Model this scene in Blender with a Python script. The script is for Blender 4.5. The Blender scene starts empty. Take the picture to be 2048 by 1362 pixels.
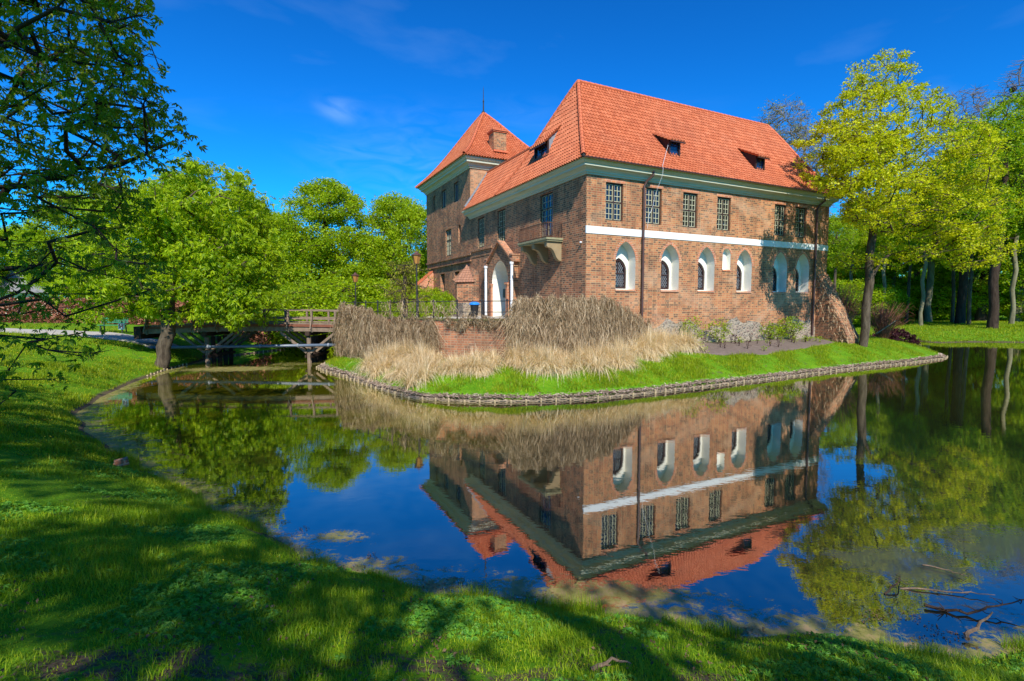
import bpy, math, random
import numpy as np
from mathutils import Vector, Matrix
from mathutils.geometry import tessellate_polygon
R=math.radians
rng=np.random.default_rng(7); random.seed(7)
SC=bpy.context.scene; COL=SC.collection

# ------------------------------------------------------------------ camera
TH=math.atan(73/1028.); FPX=1028*math.cos(TH); CH=3.35
cam_d=bpy.data.cameras.new('camera'); cam=bpy.data.objects.new('camera',cam_d); COL.objects.link(cam)
cam.location=(0,0,CH); cam.rotation_euler=(R(90)-TH,0,0)
cam_d.sensor_width=36; cam_d.lens=36*FPX/2048; cam_d.clip_start=.05; cam_d.clip_end=2000
SC.camera=cam
# ------------------------------------------------------------------ light
SUN=Vector((.47,-2.62,2.50)).normalized()
el=math.asin(SUN.z); az=math.atan2(SUN.x,SUN.y)
sl=bpy.data.lights.new('sun','SUN'); sl.energy=5.0; sl.angle=R(.5); sl.color=(1,.95,.86)
so=bpy.data.objects.new('sun',sl); COL.objects.link(so); so.rotation_euler=SUN.to_track_quat('Z','Y').to_euler()
W=bpy.data.worlds.new('World'); SC.world=W; W.use_nodes=True
nt=W.node_tree; nt.nodes.clear()
def wn(t,**k):
    n=nt.nodes.new(t)
    for a,b in k.items(): setattr(n,a,b)
    return n
sky=wn('ShaderNodeTexSky',sky_type='NISHITA',sun_disc=False,sun_elevation=el,sun_rotation=az,altitude=0,air_density=1.0,dust_density=.25,ozone_density=5.0)
hs=wn('ShaderNodeHueSaturation'); hs.inputs['Saturation'].default_value=1.05; hs.inputs['Value'].default_value=1.0; hs.inputs['Hue'].default_value=.5
gm=wn('ShaderNodeMix',data_type='RGBA',blend_type='MULTIPLY'); gm.inputs[0].default_value=1; gm.inputs[7].default_value=(.05,.54,.82,1)
tc=wn('ShaderNodeTexCoord'); mp=wn('ShaderNodeMapping'); mp.inputs['Scale'].default_value=(1.3,1.3,4.2); mp.inputs['Location'].default_value=(3.1,1.7,.6)
nz=wn('ShaderNodeTexNoise'); nz.inputs['Scale'].default_value=1.6; nz.inputs['Detail'].default_value=7; nz.inputs['Distortion'].default_value=.5
cr=wn('ShaderNodeValToRGB'); cr.color_ramp.elements[0].position=.58; cr.color_ramp.elements[0].color=(0,0,0,1); cr.color_ramp.elements[1].position=.86; cr.color_ramp.elements[1].color=(.13,.13,.13,1)
cm=wn('ShaderNodeMix',data_type='RGBA'); cm.inputs[7].default_value=(4.2,6.2,8.0,1)
bg=wn('ShaderNodeBackground'); bg.inputs['Strength'].default_value=.118
wo=wn('ShaderNodeOutputWorld'); L=nt.links.new
ga=wn('ShaderNodeGamma'); ga.inputs[1].default_value=1.35; L(sky.outputs[0],ga.inputs[0]); L(ga.outputs[0],hs.inputs['Color']); L(hs.outputs[0],gm.inputs[6]); L(tc.outputs['Generated'],mp.inputs[0]); L(mp.outputs[0],nz.inputs[0]); L(nz.outputs[0],cr.inputs[0])

def wisp(u,v,sx,sz,amp):
    d=Vector(((u-1024)/FPX,1,math.sin(-TH)+(681-v)/FPX)).normalized()
    sb=wn('ShaderNodeVectorMath',operation='SUBTRACT'); sb.inputs[1].default_value=d; L(tc.outputs['Generated'],sb.inputs[0])
    ml=wn('ShaderNodeVectorMath',operation='MULTIPLY'); ml.inputs[1].default_value=(1/sx,1/sx,1/sz); L(sb.outputs[0],ml.inputs[0])
    ln=wn('ShaderNodeVectorMath',operation='LENGTH'); L(ml.outputs[0],ln.inputs[0])
    mr=wn('ShaderNodeMapRange',interpolation_type='SMOOTHSTEP'); L(ln.outputs['Value'],mr.inputs[0]); mr.inputs[1].default_value=0; mr.inputs[2].default_value=1; mr.inputs[3].default_value=amp; mr.inputs[4].default_value=0
    return mr.outputs[0]
nz2=wn('ShaderNodeTexNoise'); nz2.inputs['Scale'].default_value=9; nz2.inputs['Detail'].default_value=8; nz2.inputs['Distortion'].default_value=1.2; L(mp.outputs[0],nz2.inputs[0])
cr2=wn('ShaderNodeMapRange'); L(nz2.outputs[0],cr2.inputs[0]); cr2.inputs[1].default_value=.38; cr2.inputs[2].default_value=.72
acc=cr.outputs[0]
for a_ in ((690,232,.055,.028,.24),(800,335,.22,.10,.13),(1000,250,.5,.05,.05)):
    w_=wisp(*a_); m1=wn('ShaderNodeMath',operation='MULTIPLY'); L(w_,m1.inputs[0]); L(cr2.outputs[0],m1.inputs[1]); m2=wn('ShaderNodeMath',operation='ADD'); L(acc,m2.inputs[0]); L(m1.outputs[0],m2.inputs[1]); acc=m2.outputs[0]
L(acc,cm.inputs[0]); L(gm.outputs[2],cm.inputs[6]); L(cm.outputs[2],bg.inputs[0]); L(bg.outputs[0],wo.inputs[0])
vs=SC.view_settings; SC.display_settings.display_device='sRGB'; vs.view_transform='Standard'; vs.look='None'; vs.gamma=1; vs.exposure=.30; vs.use_curve_mapping=False
cy=SC.cycles; cy.max_bounces=6; cy.diffuse_bounces=3; cy.glossy_bounces=3; cy.transmission_bounces=4; cy.transparent_max_bounces=4; cy.caustics_reflective=False; cy.caustics_refractive=False
cy.use_denoising=True; cy.sample_clamp_indirect=6

# ------------------------------------------------------------------ pixel -> place helpers (2048 px frame)
_c,_s=math.cos(TH),math.sin(TH)
def ray(u,v):
    x=(u-1024)/FPX; y=(681-v)/FPX
    return np.array([x,_c+y*_s,-_s+y*_c])
def onz(u,v,z=0.):
    r=ray(u,v); return r*((z-CH)/r[2])+[0,0,CH]
def atd(u,v,d):
    r=ray(u,v); return r*(d/r[1])+[0,0,CH]
A_=math.atan(2.0)
UU=np.array([math.sin(A_),math.cos(A_),0]); VV=np.array([-math.cos(A_),math.sin(A_),0]); CC=np.array([3.573,25.,0.])
def bl(s,t,z=0.): return CC+UU*s+VV*t+np.array([0,0,z])

# ------------------------------------------------------------------ object helpers
def tag(o,label=None,cat=None,group=None,kind=None):
    if label: o['label']=label
    if cat: o['category']=cat
    if group: o['group']=group
    if kind: o['kind']=kind
    return o
def empty(name,loc=(0,0,0),rz=0,**k):
    o=bpy.data.objects.new(name,None); COL.objects.link(o); o.location=loc; o.rotation_euler=(0,0,rz); o.empty_display_size=.2
    return tag(o,**k)
def link(name,me,parent=None,**k):
    o=bpy.data.objects.new(name,me); COL.objects.link(o)
    if parent is not None: o.parent=parent
    return tag(o,**k)
def copy_thing(o,loc=None,rz=None,scale=None,**k):
    c=o.copy(); COL.objects.link(c)
    for ch in [x for x in KIDS.get(o.name,[])]:
        d=ch.copy(); COL.objects.link(d); d.parent=c
    if loc is not None: c.location=loc
    if rz is not None: c.rotation_euler=(0,0,rz)
    if scale is not None: c.scale=scale
    return tag(c,**k)
KIDS={}
def reg(o,ch): KIDS.setdefault(o.name,[]).append(ch); return ch
def mesh_np(name,V,F,mat,smooth=False,uv=None):
    """V (n,3), F (m,k) constant k"""
    me=bpy.data.meshes.new(name); V=np.ascontiguousarray(V,dtype=np.float32); F=np.ascontiguousarray(F,dtype=np.int32)
    m,k=F.shape
    me.vertices.add(len(V)); me.vertices.foreach_set('co',V.ravel())
    me.loops.add(m*k); me.loops.foreach_set('vertex_index',F.ravel())
    me.polygons.add(m); me.polygons.foreach_set('loop_start',np.arange(0,m*k,k,dtype=np.int32))
    try: me.polygons.foreach_set('loop_total',np.full(m,k,dtype=np.int32))
    except Exception: pass
    me.polygons.foreach_set('use_smooth',np.full(m,smooth,dtype=bool))
    if uv is not None:
        l=me.uv_layers.new(name='UVMap'); l.data.foreach_set('uv',np.ascontiguousarray(uv,dtype=np.float32).ravel())
    me.update(calc_edges=True); me.materials.append(mat)
    return me
class MB:
    def __init__(s): s.v=[];s.f=[];s.uv={}
    def add(s,vs,fs,uvs=None):
        b=len(s.v); s.v+= [tuple(map(float,p)) for p in vs]
        for i,f in enumerate(fs):
            if uvs is not None: s.uv[len(s.f)]=uvs[i]
            s.f.append([b+j for j in f])
    def box(s,x0,x1,y0,y1,z0,z1):
        s.add([(x0,y0,z0),(x1,y0,z0),(x1,y1,z0),(x0,y1,z0),(x0,y0,z1),(x1,y0,z1),(x1,y1,z1),(x0,y1,z1)],
              [(0,3,2,1),(4,5,6,7),(0,1,5,4),(1,2,6,5),(2,3,7,6),(3,0,4,7)])
    def obox(s,c,ax,ay,az,hx,hy,hz):
        c=np.array(c,float);ax=np.array(ax,float);ay=np.array(ay,float);az=np.array(az,float)
        vs=[c+ax*a*hx+ay*b*hy+az*d*hz for d in(-1,1) for a,b in((-1,-1),(1,-1),(1,1),(-1,1))]
        s.add(vs,[(0,3,2,1),(4,5,6,7),(0,1,5,4),(1,2,6,5),(2,3,7,6),(3,0,4,7)])
    def bar(s,p,q,w,h=None,up=(0,0,1)):
        p=Vector(p);q=Vector(q);h=h or w;d=(q-p);l=d.length
        if l<1e-6:return
        d/=l;u=Vector(up)
        if abs(d.dot(u))>.98:u=Vector((1,0,0))
        x=d.cross(u).normalized();y=x.cross(d).normalized()
        s.obox((p+q)/2,d,x,y,l/2,w/2,h/2)
    def prism(s,poly,z0,z1,caps=True):
        n=len(poly)
        if isinstance(z1,(int,float)): z1=[z1]*n
        if isinstance(z0,(int,float)): z0=[z0]*n
        vs=[(p[0],p[1],z0[i]) for i,p in enumerate(poly)]+[(p[0],p[1],z1[i]) for i,p in enumerate(poly)]
        fs=[(i,(i+1)%n,n+(i+1)%n,n+i) for i in range(n)]
        if caps:
            tr=tessellate_polygon([[Vector((p[0],p[1],0)) for p in poly]])
            fs+=[tuple(n+i for i in t) for t in tr]+[tuple(reversed(t)) for t in tr]
        s.add(vs,fs)
    def tube(s,path,rad,n=6,cap=True):
        path=[Vector(p) for p in path]
        if isinstance(rad,(int,float)): rad=[rad]*len(path)
        vs=[];fs=[];px=None
        for i,p in enumerate(path):
            d=(path[min(i+1,len(path)-1)]-path[max(i-1,0)])
            d=d.normalized() if d.length>1e-9 else Vector((0,0,1))
            if px is None:
                a=Vector((0,0,1)) if abs(d.z)<.9 else Vector((1,0,0)); px=d.cross(a).normalized()
            else:
                px=(px-d*px.dot(d)); px=px.normalized() if px.length>1e-6 else Vector((1,0,0))
            py=d.cross(px)
            for k in range(n):
                t=2*math.pi*k/n; vs.append(p+px*math.cos(t)*rad[i]+py*math.sin(t)*rad[i])
        for i in range(len(path)-1):
            for k in range(n):
                a=i*n+k;b=i*n+(k+1)%n;fs.append((a,b,b+n,a+n))
        if cap:
            fs.append(tuple(range(n))[::-1]);fs.append(tuple(range((len(path)-1)*n,len(path)*n)))
        s.add(vs,fs)
    def lathe(s,prof,c=(0,0,0),n=16):
        vs=[];fs=[]
        for r,z in prof:
            for k in range(n):
                t=2*math.pi*k/n;vs.append((c[0]+r*math.cos(t),c[1]+r*math.sin(t),c[2]+z))
        for i in range(len(prof)-1):
            for k in range(n):
                a=i*n+k;b=i*n+(k+1)%n;fs.append((a,b,b+n,a+n))
        s.add(vs,fs)
    def panel(s,org,ax,ay,nin,outline,holes=(),depth=0.,uvo=(0,0)):
        """flat wall face with holes; reveals run inward by depth"""
        org,ax,ay,nin=[np.array(a,float) for a in(org,ax,ay,nin)]
        loops=[list(outline)]+[list(h) for h in holes]
        flat=[p for l in loops for p in l]
        tr=tessellate_polygon([[Vector((p[0],p[1],0)) for p in l] for l in loops])
        P=[org+ax*p[0]+ay*p[1] for p in flat]
        nrm=np.cross(ax,ay); flip=np.dot(nrm,nin)>0
        fs=[];uv=[]
        for t in tr:
            a,b,c=[np.array(flat[i]) for i in t]
            ar=(b[0]-a[0])*(c[1]-a[1])-(b[1]-a[1])*(c[0]-a[0])
            if abs(ar)<1e-9: continue
            t=list(t)
            if (ar>0)==flip: t=t[::-1]
            fs.append(tuple(t)); uv.append([tuple(np.array(flat[i])+uvo) for i in t])
        s.add(P,fs,uv)
        if depth>0:
            for h in holes: s.reveal(org,ax,ay,nin,h,depth)
    def reveal(s,org,ax,ay,nin,h,depth,start=0.):
        org,ax,ay,nin=[np.array(a,float) for a in(org,ax,ay,nin)]
        n=len(h); P=[org+ax*p[0]+ay*p[1]+nin*start for p in h]+[org+ax*p[0]+ay*p[1]+nin*(start+depth) for p in h]
        s.add(P,[(i,(i+1)%n,n+(i+1)%n,n+i) for i in range(n)])
    def build(s,name,mat,parent=None,smooth=False,**k):
        me=bpy.data.meshes.new(name); me.from_pydata(s.v,[],s.f); me.update()
        l=me.uv_layers.new(name='UVMap')
        co=np.array(s.v)
        uvs=np.zeros((len(me.loops),2),np.float32)
        for p in me.polygons:
            ex=s.uv.get(p.index)
            n=p.normal
            for j,li in enumerate(p.loop_indices):
                if ex is not None: uvs[li]=ex[j]; continue
                q=co[me.loops[li].vertex_index]
                if abs(n.z)>.75: uvs[li]=(q[0],q[1])
                elif abs(n.x)>abs(n.y): uvs[li]=(q[1],q[2])
                else: uvs[li]=(q[0],q[2])
        l.data.foreach_set('uv',uvs.ravel())
        if smooth: me.polygons.foreach_set('use_smooth',np.ones(len(me.polygons),bool))
        me.materials.append(mat)
        o=bpy.data.objects.new(name,me); COL.objects.link(o)
        if parent is not None: o.parent=parent
        return tag(o,**k)

# ------------------------------------------------------------------ materials
class NM:
    def __init__(s,name):
        s.m=bpy.data.materials.new(name); s.m.use_nodes=True; s.t=s.m.node_tree; s.t.nodes.clear(); s.out=s.n('ShaderNodeOutputMaterial')
    def n(s,t,ins=None,**k):
        n=s.t.nodes.new(t)
        for a,b in k.items(): setattr(n,a,b)
        for a,b in (ins or {}).items():
            if isinstance(b,bpy.types.NodeSocket): s.t.links.new(b,n.inputs[a])
            else: n.inputs[a].default_value=b
        return n
    def l(s,a,b): s.t.links.new(a,b)
    def ramp(s,fac,stops,interp='LINEAR'):
        r=s.n('ShaderNodeValToRGB',{0:fac}); cr=r.color_ramp; cr.interpolation=interp
        while len(cr.elements)<len(stops): cr.elements.new(.5)
        for e,(p,c) in zip(cr.elements,stops): e.position=p; e.color=tuple(c)+(1,) if len(c)==3 else c
        return r.outputs[0]
    def mix(s,f,a,b,blend='MIX'):
        m=s.n('ShaderNodeMix',data_type='RGBA',blend_type=blend)
        for i,x in((0,f),(6,a),(7,b)):
            if isinstance(x,bpy.types.NodeSocket): s.l(x,m.inputs[i])
            else: m.inputs[i].default_value=(tuple(x)+(1,) if i and len(x)==3 else x)
        return m.outputs[2]
    def math(s,op,a,b=0.):
        m=s.n('ShaderNodeMath',operation=op)
        for i,x in((0,a),(1,b)):
            if isinstance(x,bpy.types.NodeSocket): s.l(x,m.inputs[i])
            else: m.inputs[i].default_value=x
        return m.outputs[0]
    def noise(s,scale,detail=4,rough=.55,vec=None,dist=0.):
        i={'Scale':scale,'Detail':detail,'Roughness':rough,'Distortion':dist}
        if vec is not None: i['Vector']=vec
        return s.n('ShaderNodeTexNoise',i).outputs[0]
    def pos(s): return s.n('ShaderNodeNewGeometry').outputs['Position']
    def scl(s,vec,sc): return s.n('ShaderNodeMapping',{0:vec,'Scale':sc}).outputs[0]
    def bsdf(s,col,rough=.8,spec=.3,bump=None,bs=.3,bd=.02,**k):
        ins={'Roughness':rough,'Specular IOR Level':spec}; ins.update(k)
        b=s.n('ShaderNodeBsdfPrincipled',ins)
        if isinstance(col,bpy.types.NodeSocket): s.l(col,b.inputs['Base Color'])
        else: b.inputs['Base Color'].default_value=tuple(col)+(1,)
        if bump is not None:
            bn=s.n('ShaderNodeBump',{'Strength':bs,'Distance':bd,'Height':bump}); s.l(bn.outputs[0],b.inputs['Normal'])
        s.l(b.outputs[0],s.out.inputs[0]); return b
def simple(name,col,rough=.7,var=.25,scale=3.,spec=.3,metal=0.,bump=.2):
    m=NM(name); p=m.n('ShaderNodeTexCoord').outputs['Object']
    a=m.noise(scale,6,.6,p); b=m.noise(scale*9,3,.6,p)
    f=m.math('ADD',m.math('MULTIPLY',a,.65),m.math('MULTIPLY',b,.35))
    lo=[c*(1-var) for c in col]; hi=[min(1,c*(1+var)) for c in col]
    c=m.ramp(f,[(.3,lo),(.7,hi)]); m.bsdf(c,rough,spec,f,bump,.01,Metallic=metal); return m.m
def brick(name,cols,mortar,stain=.35,staincol=(.06,.035,.028),bw=.29,bh=.098,mw=.013,pale=.0):
    m=NM(name); uv=m.n('ShaderNodeUVMap').outputs[0]
    wob=m.noise(1.3,2,.5,uv); 
    bt=m.n('ShaderNodeTexBrick',{'Vector':uv,'Color1':(0,0,0,1),'Color2':(1,1,1,1),'Mortar':(.5,.5,.5,1),'Scale':1.,'Mortar Size':mw,'Mortar Smooth':.25,'Bias':0.,'Brick Width':bw,'Row Height':bh},offset=.5,squash=.55,squash_frequency=2)
    base=m.ramp(bt.outputs[0],[(i/(len(cols)),c) for i,c in enumerate(cols)],'CONSTANT')
    n1=m.noise(22,4,.6,uv); base=m.mix(m.math('MULTIPLY',n1,.35),base,(.75,.42,.25))
    c=m.mix(bt.outputs[1],base,mortar)
    big=m.noise(.55,7,.65,uv,1.2)
    sf=m.math('MULTIPLY',m.ramp(big,[(.46,(0,0,0)),(.68,(1,1,1))]),stain)
    c=m.mix(sf,c,staincol)
    st2=m.noise(1.1,5,.6,m.scl(uv,(2.2,.28,1.)),.3); c=m.mix(m.math('MULTIPLY',m.ramp(st2,[(.50,(0,0,0)),(.72,(1,1,1))]),min(.6,stain*1.1)),c,(.15,.075,.042))
    zz=m.n('ShaderNodeSeparateXYZ',{0:m.pos()}).outputs[2]; dm=m.math('ADD',zz,m.math('MULTIPLY',big,1.6)); c=m.mix(m.math('MULTIPLY',m.ramp(m.math('MULTIPLY',dm,.1),[(.26,(1,1,1)),(.36,(0,0,0))]),.35),c,(.22,.12,.07))
    if pale>0:
        big2=m.noise(.45,6,.6,m.scl(uv,(1.,1.4,1.)),.8)
        c=m.mix(m.math('MULTIPLY',m.ramp(big2,[(.5,(0,0,0)),(.66,(1,1,1))]),pale),c,(.66,.43,.26))
    h=m.math('SUBTRACT',m.math('MULTIPLY',n1,.4),bt.outputs[1])
    m.bsdf(c,.88,.15,h,.55,.012); return m.m
M={}
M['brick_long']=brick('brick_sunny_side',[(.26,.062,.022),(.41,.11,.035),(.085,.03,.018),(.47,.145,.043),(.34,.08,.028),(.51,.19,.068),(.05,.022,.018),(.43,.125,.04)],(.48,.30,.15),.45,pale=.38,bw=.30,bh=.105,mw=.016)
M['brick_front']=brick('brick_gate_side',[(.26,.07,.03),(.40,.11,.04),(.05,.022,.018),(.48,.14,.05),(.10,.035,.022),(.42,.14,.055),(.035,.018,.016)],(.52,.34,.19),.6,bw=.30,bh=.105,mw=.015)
M['brick_red']=brick('brick_restored_red',[(.58,.15,.055),(.66,.20,.07),(.42,.10,.05),(.62,.18,.06)],(.62,.42,.28),.12)
M['brick_old']=brick('brick_weathered',[(.40,.11,.05),(.54,.15,.06),(.17,.07,.045),(.60,.20,.085),(.30,.09,.05)],(.50,.35,.22),.6,(.16,.10,.055),bh=.105,mw=.016)
def tiles():
    m=NM('clay_roof_tile'); uv=m.n('ShaderNodeUVMap').outputs[0]
    bt=m.n('ShaderNodeTexBrick',{'Vector':uv,'Color1':(0,0,0,1),'Color2':(1,1,1,1),'Mortar':(.5,.5,.5,1),'Scale':1.,'Mortar Size':.0,'Brick Width':.22,'Row Height':1.},offset=0.)
    c=m.ramp(bt.outputs[0],[(0,(.44,.11,.042)),(.4,(.51,.138,.053)),(.75,(.56,.158,.063)),(1,(.60,.185,.08))])
    n=m.noise(.5,6,.6,m.pos(),.4); c=m.mix(m.math('MULTIPLY',m.ramp(n,[(.45,(0,0,0)),(.75,(1,1,1))]),.35),c,(.32,.11,.06))
    m.bsdf(c,.6,.3,m.noise(60,3,.6,m.pos()),.15,.005); return m.m
M['tile']=tiles()
M['ridge_tile']=simple('clay_ridge_tile',(.60,.15,.06),.65,.3,4)
def cornice_mat():
    m=NM('painted_cornice'); p=m.pos()
    st=m.scl(p,(.35,.35,9)); n=m.noise(1.2,5,.6,st); c=m.ramp(n,[(.3,(.40,.41,.27)),(.5,(.60,.58,.42)),(.7,(.48,.52,.46))])
    n2=m.noise(.9,6,.65,p); c=m.mix(m.math('MULTIPLY',n2,.4),c,(.52,.50,.36)); m.bsdf(c,.8,.2,n2,.2,.01); return m.m
M['cornice']=cornice_mat()
M['plaster']=simple('white_lime_plaster',(.82,.79,.68),.9,.12,1.2,.1)
M['frame']=simple('dark_brown_paint',(.045,.022,.018),.5,.3,6)
M['muntin']=simple('pale_glazing_bar',(.50,.47,.30),.6,.1,6)
def glass(name,col,r=.04):
    m=NM(name); m.bsdf(col,r,.8,m.noise(2.2,2,.5,m.pos()),.05,.02); return m.m
M['glass']=glass('old_window_glass',(.012,.013,.016))
M['glass_blue']=glass('blue_window_glass',(.01,.03,.08),.03)
M['metal_brown']=simple('brown_downpipe_metal',(.075,.033,.024),.45,.3,5,.5)
M['iron']=simple('wrought_iron',(.03,.028,.027),.55,.4,20,.4)
M['rust_iron']=simple('rusty_iron',(.13,.06,.035),.75,.4,20,.3)
M['old_tile']=simple('mossy_old_tile',(.36,.18,.11),.85,.35,4)
M['stone_pale']=simple('pale_bracket_stone',(.32,.235,.13),.85,.15,4,.15)
M['stone_slab']=simple('mossy_slab_stone',(.30,.28,.16),.9,.3,6,.15)
def fieldstone():
    m=NM('fieldstone_masonry'); p=m.n('ShaderNodeTexCoord').outputs['Object']; q=m.scl(p,(4.2,4.2,5.4))
    v=m.n('ShaderNodeTexVoronoi',{'Vector':q,'Scale':1.,'Randomness':.9},feature='F1'); e=m.n('ShaderNodeTexVoronoi',{'Vector':q,'Scale':1.,'Randomness':.9},feature='DISTANCE_TO_EDGE')
    hsv=m.n('ShaderNodeSeparateColor',{0:v.outputs['Color']})
    c=m.ramp(hsv.outputs[0],[(0,(.15,.11,.085)),(.25,(.27,.21,.15)),(.5,(.21,.13,.10)),(.75,(.32,.26,.19)),(1,(.17,.145,.125))])
    c=m.mix(m.ramp(e.outputs['Distance'],[(.03,(1,1,1)),(.10,(0,0,0))]),c,(.38,.30,.20))
    n=m.noise(12,4,.6,p); c=m.mix(m.math('MULTIPLY',n,.3),c,(.5,.42,.32))
    h=m.ramp(e.outputs['Distance'],[(0,(0,0,0)),(.3,(1,1,1))]); m.bsdf(c,.9,.15,h,.8,.05); return m.m
M['fieldstone']=fieldstone()
M['wood']=simple('weathered_timber',(.23,.165,.115),.85,.45,4,.15,bump=.5)
M['wood_dark']=simple('dark_timber',(.055,.035,.025),.85,.4,4,.15,bump=.5)
M['wood_red']=simple('reddish_beam',(.20,.075,.045),.8,.35,4,.15)
M['stake']=simple('stake_wood',(.44,.34,.19),.85,.35,9,.15,bump=.5)
M['wattle']=simple('dry_wattle',(.36,.28,.18),.9,.45,9,.1)
M['pipe']=simple('grey_blue_pipe',(.10,.13,.17),.35,.15,3,.5)
def leaf(name,c1,c2,c3,trans=.45,scale=.35,tint=1.):
    m=NM(name); g=m.n('ShaderNodeNewGeometry'); 
    isl=g.outputs['Random Per Island']; n=m.noise(scale,3,.6,g.outputs['Position'])
    f=m.math('ADD',m.math('MULTIPLY',isl,.55),m.math('MULTIPLY',n,.6)); 
    c=m.ramp(f,[(.25,c1),(.55,c2),(.9,c3)])
    d=m.n('ShaderNodeBsdfDiffuse',{'Color':c}); tcol=m.mix(.5,c,[min(1,c3[0]*1.5),min(1,c3[1]*1.45),c3[2]*.6]); t=m.n('ShaderNodeBsdfTranslucent',{'Color':tcol})
    gl=m.n('ShaderNodeBsdfGlossy',{'Color':(1,1,1,1),'Roughness':.45})
    a=m.n('ShaderNodeMixShader',{0:trans,1:d.outputs[0],2:t.outputs[0]}); b=m.n('ShaderNodeMixShader',{0:.012,1:a.outputs[0],2:gl.outputs[0]})
    m.l(b.outputs[0],m.out.inputs[0]); return m.m
M['leaf_chestnut']=leaf('chestnut_leaf',(.035,.09,.006),(.10,.19,.008),(.30,.38,.012),.45)
M['leaf_spring']=leaf('spring_green_leaf',(.12,.23,.005),(.28,.42,.007),(.52,.62,.012),.5)
M['leaf_maple']=leaf('flowering_maple_leaf',(.26,.33,.005),(.53,.56,.007),(.80,.77,.015),.48)
M['leaf_dark']=leaf('woodland_leaf',(.11,.23,.006),(.27,.42,.009),(.48,.57,.014),.56)
M['leaf_olive']=leaf('olive_bud_leaf',(.16,.17,.02),(.26,.25,.03),(.36,.32,.05),.3)
M['leaf_purple']=leaf('dark_purple_leaf',(.03,.008,.012),(.06,.015,.02),(.10,.03,.03),.2)
M['leaf_russet']=leaf('russet_twig',(.16,.05,.03),(.28,.10,.06),(.38,.17,.09),.2)
M['grass']=leaf('grass_blade',(.07,.11,.006),(.20,.31,.006),(.50,.52,.02),.4,1.6)
M['grass_shore']=leaf('shore_grass_blade',(.06,.13,.006),(.17,.33,.006),(.48,.56,.025),.45,1.3)
M['herb']=leaf('herb_leaf',(.05,.18,.03),(.11,.31,.035),(.24,.48,.04),.35,1.1)
M['reed']=leaf('dry_reed',(.46,.29,.13),(.84,.62,.36),(.97,.82,.58),.32,3.)
M['creeper']=leaf('dry_creeper_stem',(.10,.06,.032),(.34,.23,.125),(.66,.50,.31),.1,3.)
M['flower']=simple('yellow_petal',(.85,.60,.02),.6,.1)
M['dead_leaf']=leaf('fallen_leaf',(.08,.045,.02),(.16,.10,.045),(.26,.17,.09),.15,1.)
def bark(name,c1,c2,sc=5.):
    m=NM(name); p=m.pos(); q=m.scl(p,(1,1,.28)); n=m.noise(sc,7,.7,q,.6); c=m.ramp(n,[(.32,c1),(.66,c2)]); m.bsdf(c,.9,.1,n,.7,.04); return m.m
M['bark']=bark('grey_brown_bark',(.035,.025,.016),(.15,.115,.075))
M['bark_dark']=bark('dark_bark',(.022,.014,.010),(.075,.05,.035))
M['bark_pale']=bark('pale_bark',(.10,.09,.05),(.26,.23,.14),3)
M['drift']=bark('driftwood',(.10,.07,.045),(.30,.21,.14),6)
M['bark_grey']=bark('bare_grey_twigs',(.11,.09,.075),(.30,.26,.23),3)
def ground():
    m=NM('turf_and_soil'); p=m.pos(); a=m.noise(.9,7,.65,p,.5); b=m.noise(14,4,.6,p)
    g=m.ramp(m.math('ADD',m.math('MULTIPLY',a,.6),m.math('MULTIPLY',b,.4)),[(.3,(.045,.13,.006)),(.5,(.10,.24,.008)),(.7,(.20,.33,.015))])
    e=m.noise(1.7,6,.7,p,.8); at=m.n('ShaderNodeAttribute',attribute_name='bare').outputs['Fac']; s=m.ramp(m.math('ADD',e,m.math('MULTIPLY',at,.17)),[(.60,(0,0,0)),(.68,(1,1,1))])
    soil=m.ramp(m.noise(30,4,.6,p),[(.3,(.05,.035,.02)),(.7,(.15,.11,.07))])
    z=m.n('ShaderNodeSeparateXYZ',{0:p}).outputs[2]; wet=m.ramp(z,[(.06,(1,1,1)),(.11,(0,0,0))])
    c=m.mix(s,g,soil); c=m.mix(wet,c,(.11,.085,.05)); m.bsdf(c,.95,.08,b,.5,.03); return m.m
M['ground']=ground()
M['soil']=simple('grey_garden_soil',(.17,.13,.105),.95,.3,5,.05,bump=.6)
M['path']=simple('pale_gravel',(.44,.40,.34),.95,.15,8,.05,bump=.3)
M['lead']=simple('grey_lead',(.25,.26,.28),.5,.2,4)
M['white']=simple('white_paint',(.80,.80,.79),.5,.06,8)
M['blue']=simple('blue_plastic_lid',(.02,.22,.70),.4,.1)
M['black']=simple('black_plastic',(.02,.02,.022),.45,.2)
M['amber']=simple('amber_lamp_glass',(.42,.20,.05),.3,.2,5,.5)
M['copper']=simple('brown_copper_cap',(.10,.045,.03),.5,.3,6,.4)
M['cream']=simple('cream_render',(.72,.66,.50),.9,.08,2)
M['slate']=simple('grey_roof_sheet',(.20,.20,.20),.8,.2,2)
M['red']=simple('red_sign_paint',(.65,.03,.04),.5,.05)
M['plaque']=simple('grey_green_plaque',(.10,.15,.14),.5,.15,6)
M['green_paint']=simple('green_bench_paint',(.03,.20,.10),.5,.15,6)
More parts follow.
